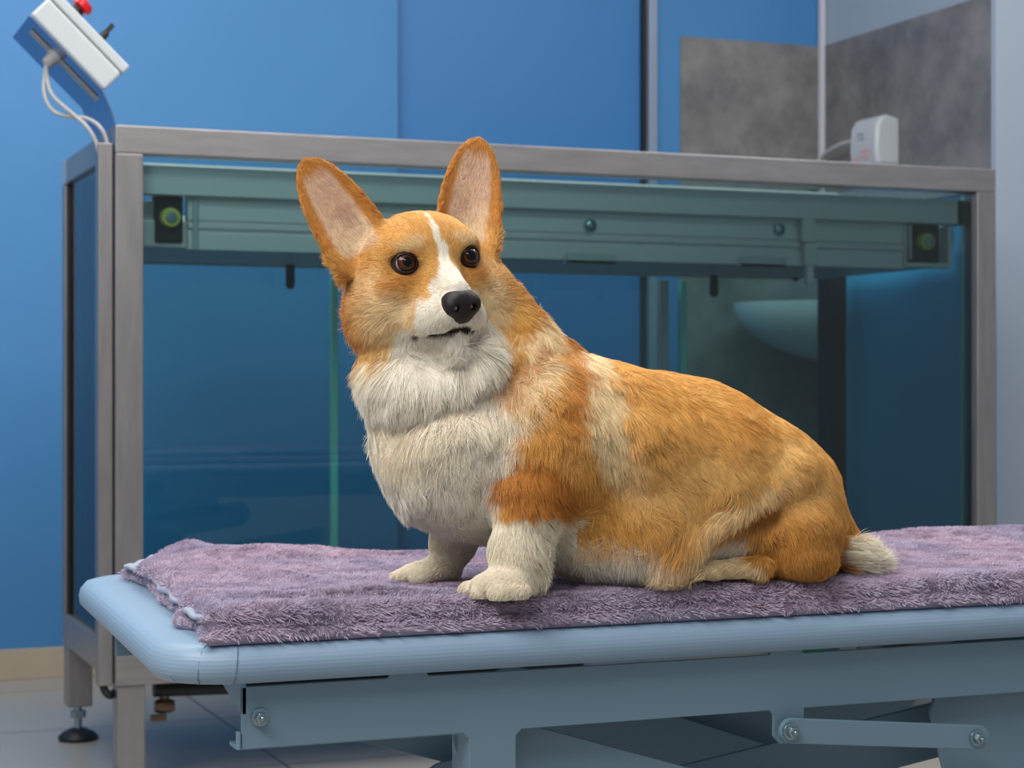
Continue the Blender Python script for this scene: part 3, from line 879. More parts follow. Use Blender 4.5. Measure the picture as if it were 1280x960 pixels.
# the upper layer fills the space down to the lower layer where it is raised
FB = np.minimum(slab(dU + rg, zU, hU), slab(dL + rg, zL, hL))
fill = np.maximum(np.maximum(dU[:, :, None] + .014, gz[None, None] - zU[:, :, None]), zL[:, :, None] - gz[None, None])
FB = np.minimum(FB, fill)
FB = np.maximum(FB, (ZP - 0.0005) - gz[None, None] * np.ones_like(FB))
FB[-1] = 1
V, Q = surface_nets(FB, (bx0, by0, gz[0]), hB)
V = smooth_verts(V, Q, 1)
NB = vert_normals(V, Q)
def blanket_col(P):
    n1 = vnoise(P, 14, 7); n2 = vnoise(P, 60, 8); n3 = vnoise(P, 240, 9)
    c1 = np.array(lin((208, 188, 206))); c2 = np.array(lin((194, 186, 208))); c3 = np.array(lin((150, 116, 134)))
    t = np.clip(.5 + .6 * n1 + .3 * n2, 0, 1)[:, None]; c = c1 * (1 - t) + c2 * t
    k = np.clip((n2 * .55 + n3 * .75 - .30) * 1.2, 0, .6)[:, None]
    return c * (1 - k) + c3 * k
fib = fibre_mat('fleece_fibre', 0.75, 0.1, 0.25)
bl_loc = ((bx0 + bx1) / 2, (by0 + by1) / 2, ZP)
blanket = np_mesh('blanket', V, Q, fib, None, bl_loc, blanket_col(V) * .8)
tag(blanket, 'mauve grey fleecy blanket folded double over the pale blue table pad', 'blanket')
FUR = globals().get('FUR', 1.0)
# pile
_le = np.array([onZ(x, y, ZP + .018)[:2] for x, y in ((176, 706), (210, 730), (238, 750), (268, 772), (296, 806))])
dens = np.clip(NB[:, 2] * .8 + .7, .15, 1.5) * (NB[:, 2] > -.3)
dens = dens * np.where(V[:, 1] < 1.80, 1.8, 1.0)
nB = int(330000 * FUR)
t, B = sample_surface(V, Q, nB, dens)
R0 = bary(V, t, B); N0 = nrmz(bary(NB, t, B))
fl = .8 * np.stack([vnoise(R0, 40, 21), vnoise(R0, 40, 22), vnoise(R0, 40, 23) * .4], 1) + .65 * np.stack([vnoise(R0, 150, 24), vnoise(R0, 150, 25), vnoise(R0, 150, 26) * .3], 1)
fl[:, 0] += .25; fl[:, 1] -= .25; fl[:, 2] -= .2
edge = np.clip(1 - N0[:, 2] * 1.6, 0, 1)[:, None]
lowX = np.interp(R0[:, 1], _le[::-1, 1], _le[::-1, 0]) + .012
fl = fl - N0 * (fl * N0).sum(1, keepdims=True)
dr = nrmz(N0 * (.8 + .1 * edge) + fl * (.75 + .35 * edge) + rng.normal(0, .15, R0.shape))
Ln = (.0044 + .0036 * edge[:, 0] + .0014 * vnoise(R0, 25, 27)) * rng.uniform(.7, 1.15, nB)
keep = ~((N0[:, 2] < -.2))
lf_ = np.clip((lowX - R0[:, 0]) / .02, 0, 1) * (R0[:, 2] < ZP + .026) * (R0[:, 1] < 2.12)
Ln = Ln * (1 - .55 * lf_)
pts = []
for s in (0, .4, .75, 1.0):
    pts.append(R0 + dr * (Ln * s)[:, None] + fl * (Ln * .35 * s * s)[:, None])
PB = np.stack(pts, 1)
PB[:, :, 2] = np.maximum(PB[:, :, 2], ZP + .0004)
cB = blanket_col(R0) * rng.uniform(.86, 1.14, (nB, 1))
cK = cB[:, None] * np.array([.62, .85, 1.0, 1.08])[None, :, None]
hair_obj('pile', PB[keep], np.array([.00042, .0004, .00032, .00008]) / math.sqrt(max(FUR, .2)), cK[keep], fib, blanket, bl_loc)
# smooth pale lining showing between the two layers along the folded left edge
LM = mat('blanket_lining', (160, 168, 184), 0.75, bump=(60, .4))
linp = pl2([(153, 712), (182, 722), (198, 738), (216, 754), (232, 760), (227, 770), (242, 776), (252, 783), (262, 786), (272, 776), (300, 720), (240, 690), (200, 698)], ZP + 0.014)
hS = .0022
sx = np.arange(linp[:, 0].min() - .03, linp[:, 0].max() + .03, hS); sy = np.arange(linp[:, 1].min() - .03, linp[:, 1].max() + .03, hS); sz = np.arange(ZP, ZP + .05, hS)
SX, SY = np.meshgrid(sx, sy, indexing='ij'); dS = poly_sdf(linp, SX, SY)
wv = vnoise(np.stack([SX, SY, SX * 0], -1), 38, 31)
zc_ = ZP + .0175 + .0035 * wv; hs_ = .0032 + .0012 * vnoise(np.stack([SX, SY, SX * 0], -1), 60, 32)
aa = np.maximum((dS + .002 * wv)[:, :, None] + hs_[:, :, None], 0); bb = sz[None, None] - zc_[:, :, None]
FS = np.sqrt(aa * aa + bb * bb) - hs_[:, :, None]
VS, QS = surface_nets(FS, (sx[0], sy[0], sz[0]), hS); VS = smooth_verts(VS, QS, 2)
o = np_mesh('lining', VS, QS, LM, blanket, bl_loc); o['label'] = 'smooth pale lining showing between the folds'

# ------------------------------------------------------------------ lights: unseen overhead area lights, the key from the camera's left
def area(name, loc, target, sx, sy, power, col=(1, 1, 1)):
    d = bpy.data.lights.new(name, 'AREA'); d.shape = 'RECTANGLE'; d.size = sx; d.size_y = sy; d.energy = power; d.color = col
    o = bpy.data.objects.new(name, d); COL.objects.link(o); o.location = loc
    o.rotation_euler = (Vector(target) - Vector(loc)).to_track_quat('-Z', 'Y').to_euler()
    return o
area('unseen_overhead_light', (-0.9, 1.1, 2.5), (0.7, 2.1, 0.6), 1.3, 1.1, 50, (1.0, .97, .93))
area('unseen_overhead_light', (1.2, 2.2, 2.75), (1.3, 3.2, 0.6), 1.3, 0.8, 40, (1, .97, .93))
area('unseen_overhead_light', (-0.1, 0.25, 2.1), (0.62, 1.74, 0.93), 0.5, 0.4, 8, (1, .98, .96))  # lamp added above the camera for eye catchlights and frontal fill
area('unseen_overhead_light', (0.2, 4.0, 2.9), (0.2, 4.6, 0), 1.4, 0.9, 31, (.98, .99, 1))
area('unseen_overhead_light', (2.9, 3.0, 2.9), (2.6, 3.8, 0), 1.0, 0.8, 20, (.98, .99, 1))
wd = bpy.data.worlds.new('World'); SC.world = wd; wd.use_nodes = True
wd.node_tree.nodes['Background'].inputs[0].default_value = (.88, .94, 1.0, 1)
wd.node_tree.nodes['Background'].inputs[1].default_value = 0.30
SC.view_settings.view_transform = 'Standard'; SC.view_settings.look = 'None'
SC.view_settings.gamma = 1.0; SC.view_settings.use_curve_mapping = False
SC.view_settings.exposure = 0.0
SC.cycles.max_bounces = 8; SC.cycles.transparent_max_bounces = 16
try: SC.cycles_curves.shape = 'RIBBONS'
except Exception: pass
# ------------------------------------------------------------------ the corgi (camera-aligned metres: right, up, depth)
GZ = -0.2005                         # height of the blanket's top under the dog, relative to the camera
def C(px, py, d): return np.array([(px - 640) / FPX * d, (480 - py) / FPX * d, d])
class Field:
    def __init__(s, lo, hi, h):
        s.lo = np.array(lo); s.h = h
        s.ax = [np.arange(lo[i], hi[i], h, dtype=np.float32) for i in range(3)]
        s.F = np.full([len(a) for a in s.ax], 0.05, np.float32)
    def sub(s, lo, hi):
        sl = []
        for i in range(3):
            a = int(np.clip(math.floor((lo[i] - s.lo[i]) / s.h), 0, len(s.ax[i]) - 1)); b = int(np.clip(math.ceil((hi[i] - s.lo[i]) / s.h) + 1, a + 1, len(s.ax[i])))
            sl.append(slice(a, b))
        G = np.meshgrid(*[s.ax[i][sl[i]] for i in range(3)], indexing='ij')
        return tuple(sl), np.stack(G, -1)
    def add(s, fn, lo, hi, k=0.012, cut=False):
        m = k + 0.02
        sl, P = s.sub(np.array(lo) - m, np.array(hi) + m)
        d = fn(P); f = s.F[sl]
        if cut:
            d = -d; h = np.clip(.5 - .5 * (f - d) / k, 0, 1) if k > 0 else None
            hh = np.clip(.5 - .5 * (d - f) / k, 0, 1)
            # smooth max
            h2 = np.clip(.5 + .5 * (f - d) / k, 0, 1)
            s.F[sl] = d * (1 - h2) + f * h2 + k * h2 * (1 - h2)
        else:
            h = np.clip(.5 + .5 * (f - d) / k, 0, 1)
            s.F[sl] = f * (1 - h) + d * h - k * h * (1 - h)
    def ell(s, c, r, rot=None, k=0.012, cut=False):
        c = np.asarray(c, float); r = np.asarray(r, float); Rm = np.eye(3) if rot is None else np.asarray(rot)  # rows = axes
        def fn(P):
            q = (P - c) @ Rm.T
            k0 = np.linalg.norm(q / r, axis=-1); k1 = np.linalg.norm(q / r ** 2, axis=-1) + 1e-9
            return k0 * (k0 - 1) / k1
        R = np.abs(Rm).T @ r
        s.add(fn, c - R, c + R, k, cut)
    def cone(s, a, b, r1, r2, k=0.012, cut=False):
        a = np.asarray(a, float); b = np.asarray(b, float); e = b - a; L2 = e @ e
        def fn(P):
            q = P - a; t = np.clip((q @ e) / L2, 0, 1)
            return np.linalg.norm(q - t[..., None] * e, axis=-1) - (r1 + (r2 - r1) * t)
        m = max(r1, r2); s.add(fn, np.minimum(a, b) - m, np.maximum(a, b) + m, k, cut)

def rz(deg):
    a = math.radians(deg); return np.array([[math.cos(a), math.sin(a), 0], [-math.sin(a), math.cos(a), 0], [0, 0, 1]])
def S(px, d): return px * d / FPX

D = Field((-.225, -.204, 1.66), (.43, .250, 2.14), 0.0026)
def E(px, py, d, rx, ry, rzm, rot=0, k=0.012, cut=False): D.ell(C(px, py, d), (S(rx, d), S(ry, d), rzm), rz(rot), k, cut)
def K(p, r1, q_, r2, k=0.012): D.cone(C(*p), C(*q_), S(r1, p[2]), S(r2, q_[2]), k)

# trunk
E(735, 575, 1.915, 150, 126, .098, -8, .02)
E(850, 598, 1.95, 150, 126, .098, -14, .03)
E(945, 630, 1.985, 106, 104, .095, -25, .03)
E(988, 662, 1.99, 48, 56, .080, -30, .03)
K((1000, 610, 2.01), 44, (1052, 668, 2.03), 22, .02)
E(660, 545, 1.885, 110, 108, .092, -30, .03)
E(640, 600, 1.89, 130, 78, .080, 0, .03)
# neck and chest
K((560, 400, 1.865), 66, (590, 500, 1.88), 84, .03)
K((584, 374, 1.875), 58, (662, 492, 1.895), 70, .03)
E(566, 558, 1.865, 86, 90, .082, 0, .03)
E(568, 603, 1.872, 60, 48, .065, 0, .02)
E(520, 478, 1.86, 62, 54, .060, 0, .02)
E(498, 470, 1.838, 46, 30, .036, -32, .025)
E(572, 464, 1.830, 56, 30, .036, 33, .02)
E(528, 476, 1.835, 42, 36, .036, 0, .02)
E(510, 528, 1.87, 34, 48, .05, 0, .03)
# near shoulder and fore leg
E(688, 560, 1.838, 56, 82, .045, 12, .03)
K((680, 580, 1.82), 48, (662, 628, 1.808), 38, .025)
K((660, 620, 1.808), 40, (648, 690, 1.795), 31, .012)
K((646, 690, 1.795), 31, (640, 722, 1.785), 27, .012)
E(624, 729, 1.782, 36, 17, .030, 4, .010)
for px, py, d, r in ((588, 737, 1.788, 11.5), (603, 740, 1.768, 12), (626, 741, 1.755, 12), (648, 738, 1.758, 11.5)): E(px, py, d, r * 1.35, r, .0090, 8, .0022)
E(668, 716, 1.795, 12, 16, .012, 0, .01)
# far fore leg
K((582, 620, 1.93), 40, (568, 672, 1.935), 27, .02)
K((568, 670, 1.935), 27, (556, 704, 1.932), 21, .01)
E(536, 713, 1.925, 38, 14, .028, 6, .01)
for px, py, d, r in ((503, 719, 1.935, 8.5), (510, 720, 1.915, 9), (526, 721, 1.902, 9.5)): E(px, py, d, r * 1.5, r, .0085, 5, .004)
# hind quarters
E(988, 664, 1.925, 56, 56, .050, -12, .012)
E(1000, 692, 1.925, 42, 30, .050, 0, .012)
K((985, 592, 1.915), 30, (905, 650, 1.872), 18, .012)
K((905, 650, 1.872), 18, (835, 702, 1.856), 21, .010)
K((950, 707, 1.885), 13, (895, 712, 1.872), 11, .008)
E(886, 713, 1.868, 22, 10.5, .018, 0, .006)
for px, d in ((869, 1.875), (870, 1.860), (876, 1.85)): E(px, 716, d, 9, 7, .007, 0, .004)
E(985, 668, 2.06, 52, 52, .045, -12, .012)
D.cone(C(958, 645, 1.880), C(893, 690, 1.862), S(17, 1.87), S(13, 1.86), .010, True)
# belly
E(775, 660, 1.90, 110, 58, .075, 0, .03)
# tail
K((1036, 689, 1.985), 19, (1068, 692, 1.985), 19, .012)
K((1066, 692, 1.985), 19, (1086, 697, 1.985), 13, .01)

# head frame
ps, rl, pt = math.radians(27), math.radians(7), math.radians(2)
Fh = np.array([math.sin(ps) * math.cos(pt), math.sin(pt), -math.cos(ps) * math.cos(pt)])
Rh = nrmz(np.cross(np.array([0, 1, 0]), Fh) * -1)
if Rh[0] < 0: Rh = -Rh
Uh = nrmz(np.cross(Fh, Rh)); 
if Uh[1] < 0: Uh = -Uh
Rr = Rh * math.cos(rl) + Uh * math.sin(rl); Ur = Uh * math.cos(rl) - Rh * math.sin(rl)
HC = C(527, 342, 1.835)
HB = np.stack([Rr, Ur, Fh])              # rows: right, up, forward
def HP(r, u, f): return HC + (np.array([r, u, f]) * .01) @ HB
def HL(P): return ((P - HC) @ HB.T) * 100
def he(r, u, f, a, b, c, k=.01, cut=False, rot=None):
    Rm = HB if rot is None else rot @ HB
    D.ell(HP(r, u, f), (a * .01, b * .01, c * .01), Rm, k, cut)
def hk(p, r1, q_, r2, k=.01, cut=False): D.cone(HP(*p), HP(*q_), r1 * .01, r2 * .01, k, cut)
he(0, .9, -1.2, 6.1, 4.9, 5.8, .02)                # cranium
he(0, 2.2, 1.2, 4.6, 2.9, 3.4, .02)                # forehead
for s_ in (-1, 1):
    he(s_ * 3.9, -3.0, -.6, 3.5, 4.0, 4.3, .02)    # cheeks
    he(s_ * 2.8, 2.1, 3.3, 1.9, 1.3, 1.3, .012)    # brows
    he(s_ * 3.1, -1.1, 3.0, 2.0, 1.5, 1.5, .012)   # below the eyes
hk((0, -3.0, 3.0), 3.1, (0, -3.75, 6.3), 2.0, .016)     # muzzle
hk((0, .5, 3.6), 1.5, (0, -2.3, 7.1), 1.15, .012)       # bridge
for s_ in (-1, 1):
    he(s_ * 1.3, -4.35, 5.9, 1.55, 1.6, 2.0, .010)      # flews
    he(s_ * 2.05, -4.6, 4.1, 1.7, 1.6, 2.3, .012)
hk((0, -6.6, 1.5), 2.4, (0, -6.6, 5.2), 1.3, .010)      # lower jaw
he(0, -5.2, -.5, 4.8, 3.6, 4.5, .02)               # throat
# mouth slit
for s_ in (-1, 1):
    hk((0, -5.75, 7.9), .12, (s_ * 2.2, -5.95, 5.3), .12, .002, True); hk((s_ * 2.2, -5.95, 5.3), .12, (s_ * 3.35, -5.75, 3.6), .15, .002, True)
# eye sockets
EYE = [(-3.3, .95, 3.75), (3.3, .95, 3.75)]
for e in EYE: he(e[0] * 1.02, e[1], e[2] + .35, 1.25, 1.0, 1.0, .006, True)
# ears
EAR = []
for s_ in (-1, 1):
    b = np.array([s_ * 5.6, 3.1, -1.0]); t_ = np.array([-9.7, 12.1, -2.0]) if s_ < 0 else np.array([8.9, 13.0, -1.6])
    a_ = nrmz(t_ - b); n_0 = np.array([-.30, .0, 1.0]); n_0 = nrmz(n_0 - a_ * (n_0 @ a_)); w_ = np.cross(a_, n_0)
    EAR.append((b, a_, w_, n_0, np.linalg.norm(t_ - b)))
def ear_coords(P, e):
    b, a_, w_, n_0, L_ = EAR[e]; q = HL(P) - b
    return q @ a_, q @ w_, q @ n_0, L_
def ear_h(t, L_):
    u = np.clip((t + 2.0) / (L_ + 2.0), 0, 1)
    return 3.75 * np.sqrt(np.clip(1 - u ** 4.6, 0, 1)) * (1 - .30 * u) * (.80 + .2 * np.sin(np.clip(u * 3.2, 0, PI / 2)))
for e in (0, 1):
    def fn(P, e=e):
        t, w_, n, L_ = ear_coords(P, e)
        hgt = ear_h(t, L_)
        curve = 1.5 * (w_ / 3.4) ** 2 * np.clip(1.15 - t / L_, .15, 1) - .5
        thick = .30 + .5 * np.clip(1 - (t + 1) / 3.5, 0, 1)
        d1 = (np.abs(w_) - hgt) * .8; d2 = np.abs(n - curve) - thick
        dd = np.minimum(np.maximum(d1, d2), 0) + np.sqrt(np.maximum(d1, 0) ** 2 + np.maximum(d2, 0) ** 2)
        d3 = np.maximum(-(t + 2.0), t - L_)
        return np.maximum(dd, d3).astype(np.float32) * .01
    b, a_, w_, n_0, L_ = EAR[e]
    A0, A1 = HP(*(b - a_ * 2)), HP(*(b + a_ * L_))
    D.add(fn, np.minimum(A0, A1) - .035, np.maximum(A0, A1) + .035, .008)
# fine coat waves, then sit flat on the blanket
sl, P = D.sub((-1, -1, 0), (1, 1, 3))
amp = .0016
D.F = D.F + (amp * vnoise(P * np.array([.6, 1, 1]), 38, 41)).astype(np.float32) * (P[..., 1] < .04)
D.F = np.maximum(D.F, (GZ - P[..., 1]).astype(np.float32))
del P
DV, DQ = surface_nets(D.F, D.lo, D.h)
DV = smooth_verts(DV, DQ, 2, .5)
# keep only the connected body
par = np.arange(len(DV))
for _ in range(400):
    m = par[DQ].min(1); new = par.copy()
    for k in range(4): np.minimum.at(new, DQ[:, k], m)
    new = new[new]
    if (new == par).all(): break
    par = new
big = np.bincount(par).argmax(); kv = par == big
mp = -np.ones(len(DV), int); mp[kv] = np.arange(kv.sum()); DQ = mp[DQ[kv[DQ[:, 0]]]]; DV = DV[kv]
DN = vert_normals(DV, DQ)
if ((DV - DV.mean(0)) * DN).sum() < 0: DN = -DN; 
DWV = cam2world(DV)
# camera axes are left-handed against the room's: flip windings
DQ2 = DQ[:, ::-1]

# ---- coat colours -------------------------------------------------
cO = np.array(lin((224, 170, 90))); cD = np.array(lin((198, 132, 62))); cC = np.array(lin((238, 214, 172))); cW = np.array(lin((248, 238, 222)))
cP = np.array(lin((222, 178, 164))); cK_ = np.array(lin((34, 26, 26))); cL = np.array(lin((236, 198, 132)))
def blob(P, c, r, rot=0, soft=.25):
    """1 inside a soft ellipsoid, 0 outside"""
    q = (P - c) @ rz(rot).T / np.asarray(r)
    d = np.linalg.norm(q, axis=-1)
    return np.clip((1 - d) / soft + .5, 0, 1)
def coat(P, N=None, isskin=False):
    P = np.asarray(P, float)
    w1 = np.stack([vnoise(P, 90, 51), vnoise(P, 90, 52), vnoise(P, 90, 53)], -1) * .0045
    Pn = P + w1
    n1 = vnoise(P * np.array([1, 1.4, 1]), 24, 54); n2 = vnoise(P * np.array([1, 1, 1]), 120, 55)
    c = np.tile(cO, (len(P), 1))
    def mix(m, col): 
        nonlocal c
        m = np.clip(m, 0, 1)[:, None]; c = c * (1 - m) + col * m
    def B(px, py, d, rx, ry, rzm, rot=0, soft=.25): return blob(Pn, C(px, py, d), (S(rx, d), S(ry, d), rzm), rot, soft)
    mix(np.clip(.25 * n1 + .45 * n2, 0, .7), cL); mix(np.clip(-.22 * n1 - .4 * n2, 0, .6), cD)
    # lighter hip, flank and back patches
    mix(.55 * B(990, 590, 1.92, 70, 40, .08, -35, .9), cL)
    mix(.55 * B(860, 600, 1.87, 120, 60, .06, -15, .9), cL)
    mix(.5 * B(800, 460, 1.95, 130, 30, .08, -14, .9), cO * .95)
    # shoulder and neck bands
    mix(.95 * B(742, 500, 1.86, 24, 92, .16, 12, .5), cC * 1.04)
    mix(.5 * B(770, 560, 1.86, 22, 60, .10, 20, .8), cC)
    mix(.92 * B(668, 440, 1.88, 23, 66, .16, -14, .5), cC)
    mix(.75 * B(630, 500, 1.85, 40, 34, .12, 30, .6), cC)
    mix(.8 * B(704, 470, 1.88, 16, 90, .16, 0, .7), cD)
    mix(.7 * B(640, 470, 1.85, 12, 60, .06, -40, .8), cD)
    # near upper arm darker, red-brown
    mix(.9 * B(668, 600, 1.82, 58, 42, .07, -10, .5), cD * 1.02)
    # stifle fold lighter
    mix(.6 * B(905, 650, 1.87, 95, 14, .05, 36, .7), cC)
    # belly
    mix(B(760, 705, 1.87, 80, 46, .09, 12, .5), cW * .96)
    mix(.7 * B(850, 705, 1.87, 60, 26, .06, 12, .8), cC)
    mix(.9 * B(905, 690, 1.87, 44, 18, .05, 20, .4), cW)
    # darker rump and rear thigh
    mix(.5 * B(1000, 670, 1.92, 70, 50, .08, 0, .8), cD)
    # chest, throat: white
    mix(B(528, 575, 1.85, 122, 112, .075, 0, .14), cW)
    mix(B(566, 590, 1.84, 100, 95, .075, 0, .12), cW)
    mix(B(560, 655, 1.88, 90, 70, .12, 0, .2), cW)
    mix(B(515, 480, 1.83, 90, 48, .05, -8, .25), cW)
    mix(B(590, 470, 1.81, 44, 36, .05, 20, .3), cW)
    mix(.8 * B(600, 540, 1.815, 62, 50, .05, 0, .2), cW)
    mix(.95 * B(668, 603, 1.81, 52, 44, .06, -8, .25), cD)
    # legs
    mix(np.clip((C(0, 636, 1.81)[1] - Pn[:, 1]) / .004, 0, 1) * B(640, 690, 1.80, 85, 95, .10, 0, .1), cW * np.array([1, .97, .90]))
    mix(B(550, 700, 1.925, 72, 60, .06, 0, .1), cW * np.array([1, .97, .90]))
    mix(B(895, 712, 1.868, 70, 15, .04, 0, .2), cC * 1.02)
    mix(.35 * B(520, 540, 1.82, 60, 40, .06, 0, .9), cC)
    # tail
    mix(B(1094, 695, 1.985, 52, 32, .05, 0, .12), cW * np.array([1.06, 1.03, .97]))
    mix(.9 * B(1034, 702, 1.98, 12, 28, .06, 0, .6), cD * .9)
    # ---- head, in its own frame
    q = HL(P); qn = HL(Pn); r, u, f = qn[:, 0], qn[:, 1], qn[:, 2]
    head = np.clip((q[:, 1] + 5.0) / 1.5, 0, 1) * np.clip((q[:, 2] + 5.5) / 2, 0, 1) * (np.linalg.norm(q * np.array([.8, .7, .8]), axis=1) < 11)
    def hb(r0, u0, f0, a, b, c_, soft=.25, both=False):
        m = np.clip((1 - np.linalg.norm((qn - [r0, u0, f0]) / [a, b, c_], axis=1)) / soft + .5, 0, 1)
        if both: m = np.maximum(m, np.clip((1 - np.linalg.norm((qn - [-r0, u0, f0]) / [a, b, c_], axis=1)) / soft + .5, 0, 1))
        return m
    mix(head * np.clip(.5 + .3 * n1, 0, .8) * (f > -3), np.array(lin((226, 178, 108))))
    mix(.85 * hb(4.4, -3.9, 2.4, 2.5, 2.6, 3.5, .6, True), cC)           # cheeks
    mix(.6 * hb(5.8, -1.4, .0, 1.6, 2.6, 3.0, .7, True), cC)
    mix(.6 * hb(2.7, 2.65, 3.9, 1.5, .65, 2.0, .6, True), cC)            # pips over the eyes
    mix(.6 * hb(3.4, -.7, 4.2, 1.9, .7, 1.6, .7, True), np.array(lin((206, 142, 72))))
    mix(.8 * hb(6.3, -2.5, -1.5, 2.0, 5.0, 2.2, .6, True), cD * 1.05)
    mix(.85 * hb(5.2, -6.6, .0, 2.6, 1.3, 4.0, .6, True), cL)
    # blaze, muzzle and chin
    wbl = np.interp(u, [-7, -4.5, -3.0, -1.6, -.2, 1.3, 3.5, 5.6], [3.4, 3.2, 2.6, 1.8, 1.0, .5, .32, .10])
    mix(np.clip((wbl - np.abs(r)) / .25 + .5, 0, 1) * (f > 1.2) * head, cW * 1.02)
    mix(np.clip((3.3 - np.abs(r) + (f - 5) * .35) / .4, 0, 1) * np.clip((-2.0 - u) / .8, 0, 1) * (u > -8.5) * np.clip((f - 3.4) / .5, 0, 1), cW * 1.02)
    mix(hb(0, -7.4, 3.0, 5.2, 2.2, 5.5, .4), cW)
    mix(hb(-2.7, -6.2, 4.0, 2.6, 1.6, 3.0, .4), cW)
    mix(hb(2.7, -6.2, 4.0, 2.6, 1.6, 3.0, .4), cW)
    # skin darker around mouth corners, lips
    lip = np.full(len(P), 9.0)
    for s_ in (-1, 1):
        for a0, b0 in (((0, -5.75, 7.3), (s_ * 2.1, -5.95, 5.4)), ((s_ * 2.1, -5.95, 5.4), (s_ * 3.35, -5.75, 3.6))):
            a0, b0 = np.array(a0), np.array(b0); e = b0 - a0; tt = np.clip(((q - a0) @ e) / (e @ e), 0, 1)
            lip = np.minimum(lip, np.linalg.norm(q - a0 - tt[:, None] * e, axis=1))
    lw = np.interp(np.abs(q[:, 0]), [.8, 2.2, 3.3], [.36, .22, .15])
    mix(np.clip((lw - lip) / .15 + .5, 0, 1), cK_ * 1.2)
    mix(.8 * np.clip((.40 - np.linalg.norm(q - [-3.25, -5.7, 3.9], axis=1)) / .3 + .5, 0, 1), cK_ * 2)
    mix(.8 * hb(0, -5.9, 7.0, 1.1, .30, 1.6, .5), cK_)
    # whisker spots and smudge above the nose
    mix(.45 * hb(0, -2.0, 7.4, .9, .45, 1.0, .8), np.array(lin((150, 146, 150))))
    mix(.35 * np.clip(n2 * 1.5 - .4, 0, 1) * hb(-1.6, -4.8, 6.0, 1.3, .9, 1.6, .5), np.array(lin((120, 110, 110))))
    # eye rims
    for e in EYE:
        de = np.linalg.norm((q - np.array(e)) * [1, 1.12, 1], axis=1)
        mix(np.clip((1.34 - de) / .18 + .5, 0, 1) * (q[:, 2] > 2.5), cK_ * .8)
        m = np.clip((.75 - np.linalg.norm((q - [e[0] * .62, e[1] - .25, e[2] + .35]) * [1, 1.3, 1], axis=1)) / .5 + .3, 0, 1)
        mix(m * .75, cK_ * 1.5)
        mix(.5 * np.clip((2.2 - de) / .5, 0, 1) * (q[:, 1] < e[1] - .2), cD * .8)
    # ears
    for e in (0, 1):
        t, w_, n, L_ = ear_coords(P, e)
        h_ = ear_h(t, L_) + 1e-3
        on = np.clip((t - .2) / .8, 0, 1) * (np.abs(w_) < 4.5) * (np.abs(n) < 3)
        mix(on * .75, cD * 1.06)
        curve = 1.5 * (w_ / 3.4) ** 2 * np.clip(1.15 - t / L_, .15, 1) - .5
        inner = np.clip((.70 - np.abs(w_) / h_) / .16, 0, 1) * np.clip((n - curve) / .15, 0, 1) * np.clip((L_ * .86 - t) / 1.2, 0, 1) * np.clip((t + .8) / .8, 0, 1) * (np.abs(w_) < 4.5) * (n < 3)
        mix(inner, cP * np.array([1, 1.02, 1.0]))
        s_ = -1 if e == 0 else 1
        mix(inner * np.clip(.45 + .25 * vnoise(P, 300, 57) + .35 * np.clip(1 - t / 3, 0, 1) + .35 * np.clip(np.abs(w_) / h_ - .3, 0, 1), 0, .85), cC)
        mix(.32 * inner * np.clip(1 - np.abs(t - 2.4) / 2.4, 0, 1) * np.clip(1 - np.abs(w_ + s_ * .6) / 1.2, 0, 1), np.array(lin((150, 96, 92))))
    return np.clip(c, 0, 1)

fur_m = fibre_mat('dog_fur', 0.5, 0.22, 0.12)
skin_m = fibre_mat('dog_skin', 0.7, 0.15)
dl = cam2world(np.array([C(800, 700, 1.93)]))[0]; dl[2] = CAMH + GZ
corgi = np_mesh('corgi', DWV, DQ2, skin_m, None, dl, coat(DV) * .86)
tag(corgi, 'red and white corgi with pricked ears sitting on the mauve blanket', 'dog')

# ---- eyes ---------------------------------------------------------
LOOK = nrmz(np.array([-.10, .10, 1.0]))
def eye_mat():
    m = bpy.data.materials.new('dog_eye'); m.use_nodes = True
    nt = m.node_tree; N = nt.nodes; L = nt.links; b = N['Principled BSDF']
    at = N.new('ShaderNodeAttribute'); at.attribute_name = 'coat'; L.new(at.outputs['Color'], b.inputs['Base Color'])
    b.inputs['Roughness'].default_value = .6; b.inputs['Specular IOR Level'].default_value = 0; b.inputs['Coat Weight'].default_value = .8; b.inputs['Coat Roughness'].default_value = .0; b.inputs['Coat IOR'].default_value = 1.38
    return m
EM = eye_mat()
def uv_sphere(nu=48, nv=32):
    V = []; Q = []
    for j in range(nv + 1):
        th = PI * j / nv
        for i in range(nu): V.append((math.sin(th) * math.cos(2 * PI * i / nu), math.sin(th) * math.sin(2 * PI * i / nu), math.cos(th)))
    for j in range(nv):
        for i in range(nu): Q.append((j * nu + i, (j + 1) * nu + i, (j + 1) * nu + (i + 1) % nu, j * nu + (i + 1) % nu))
    return np.array(V), np.array(Q)
SV, SQ = uv_sphere(64, 64)
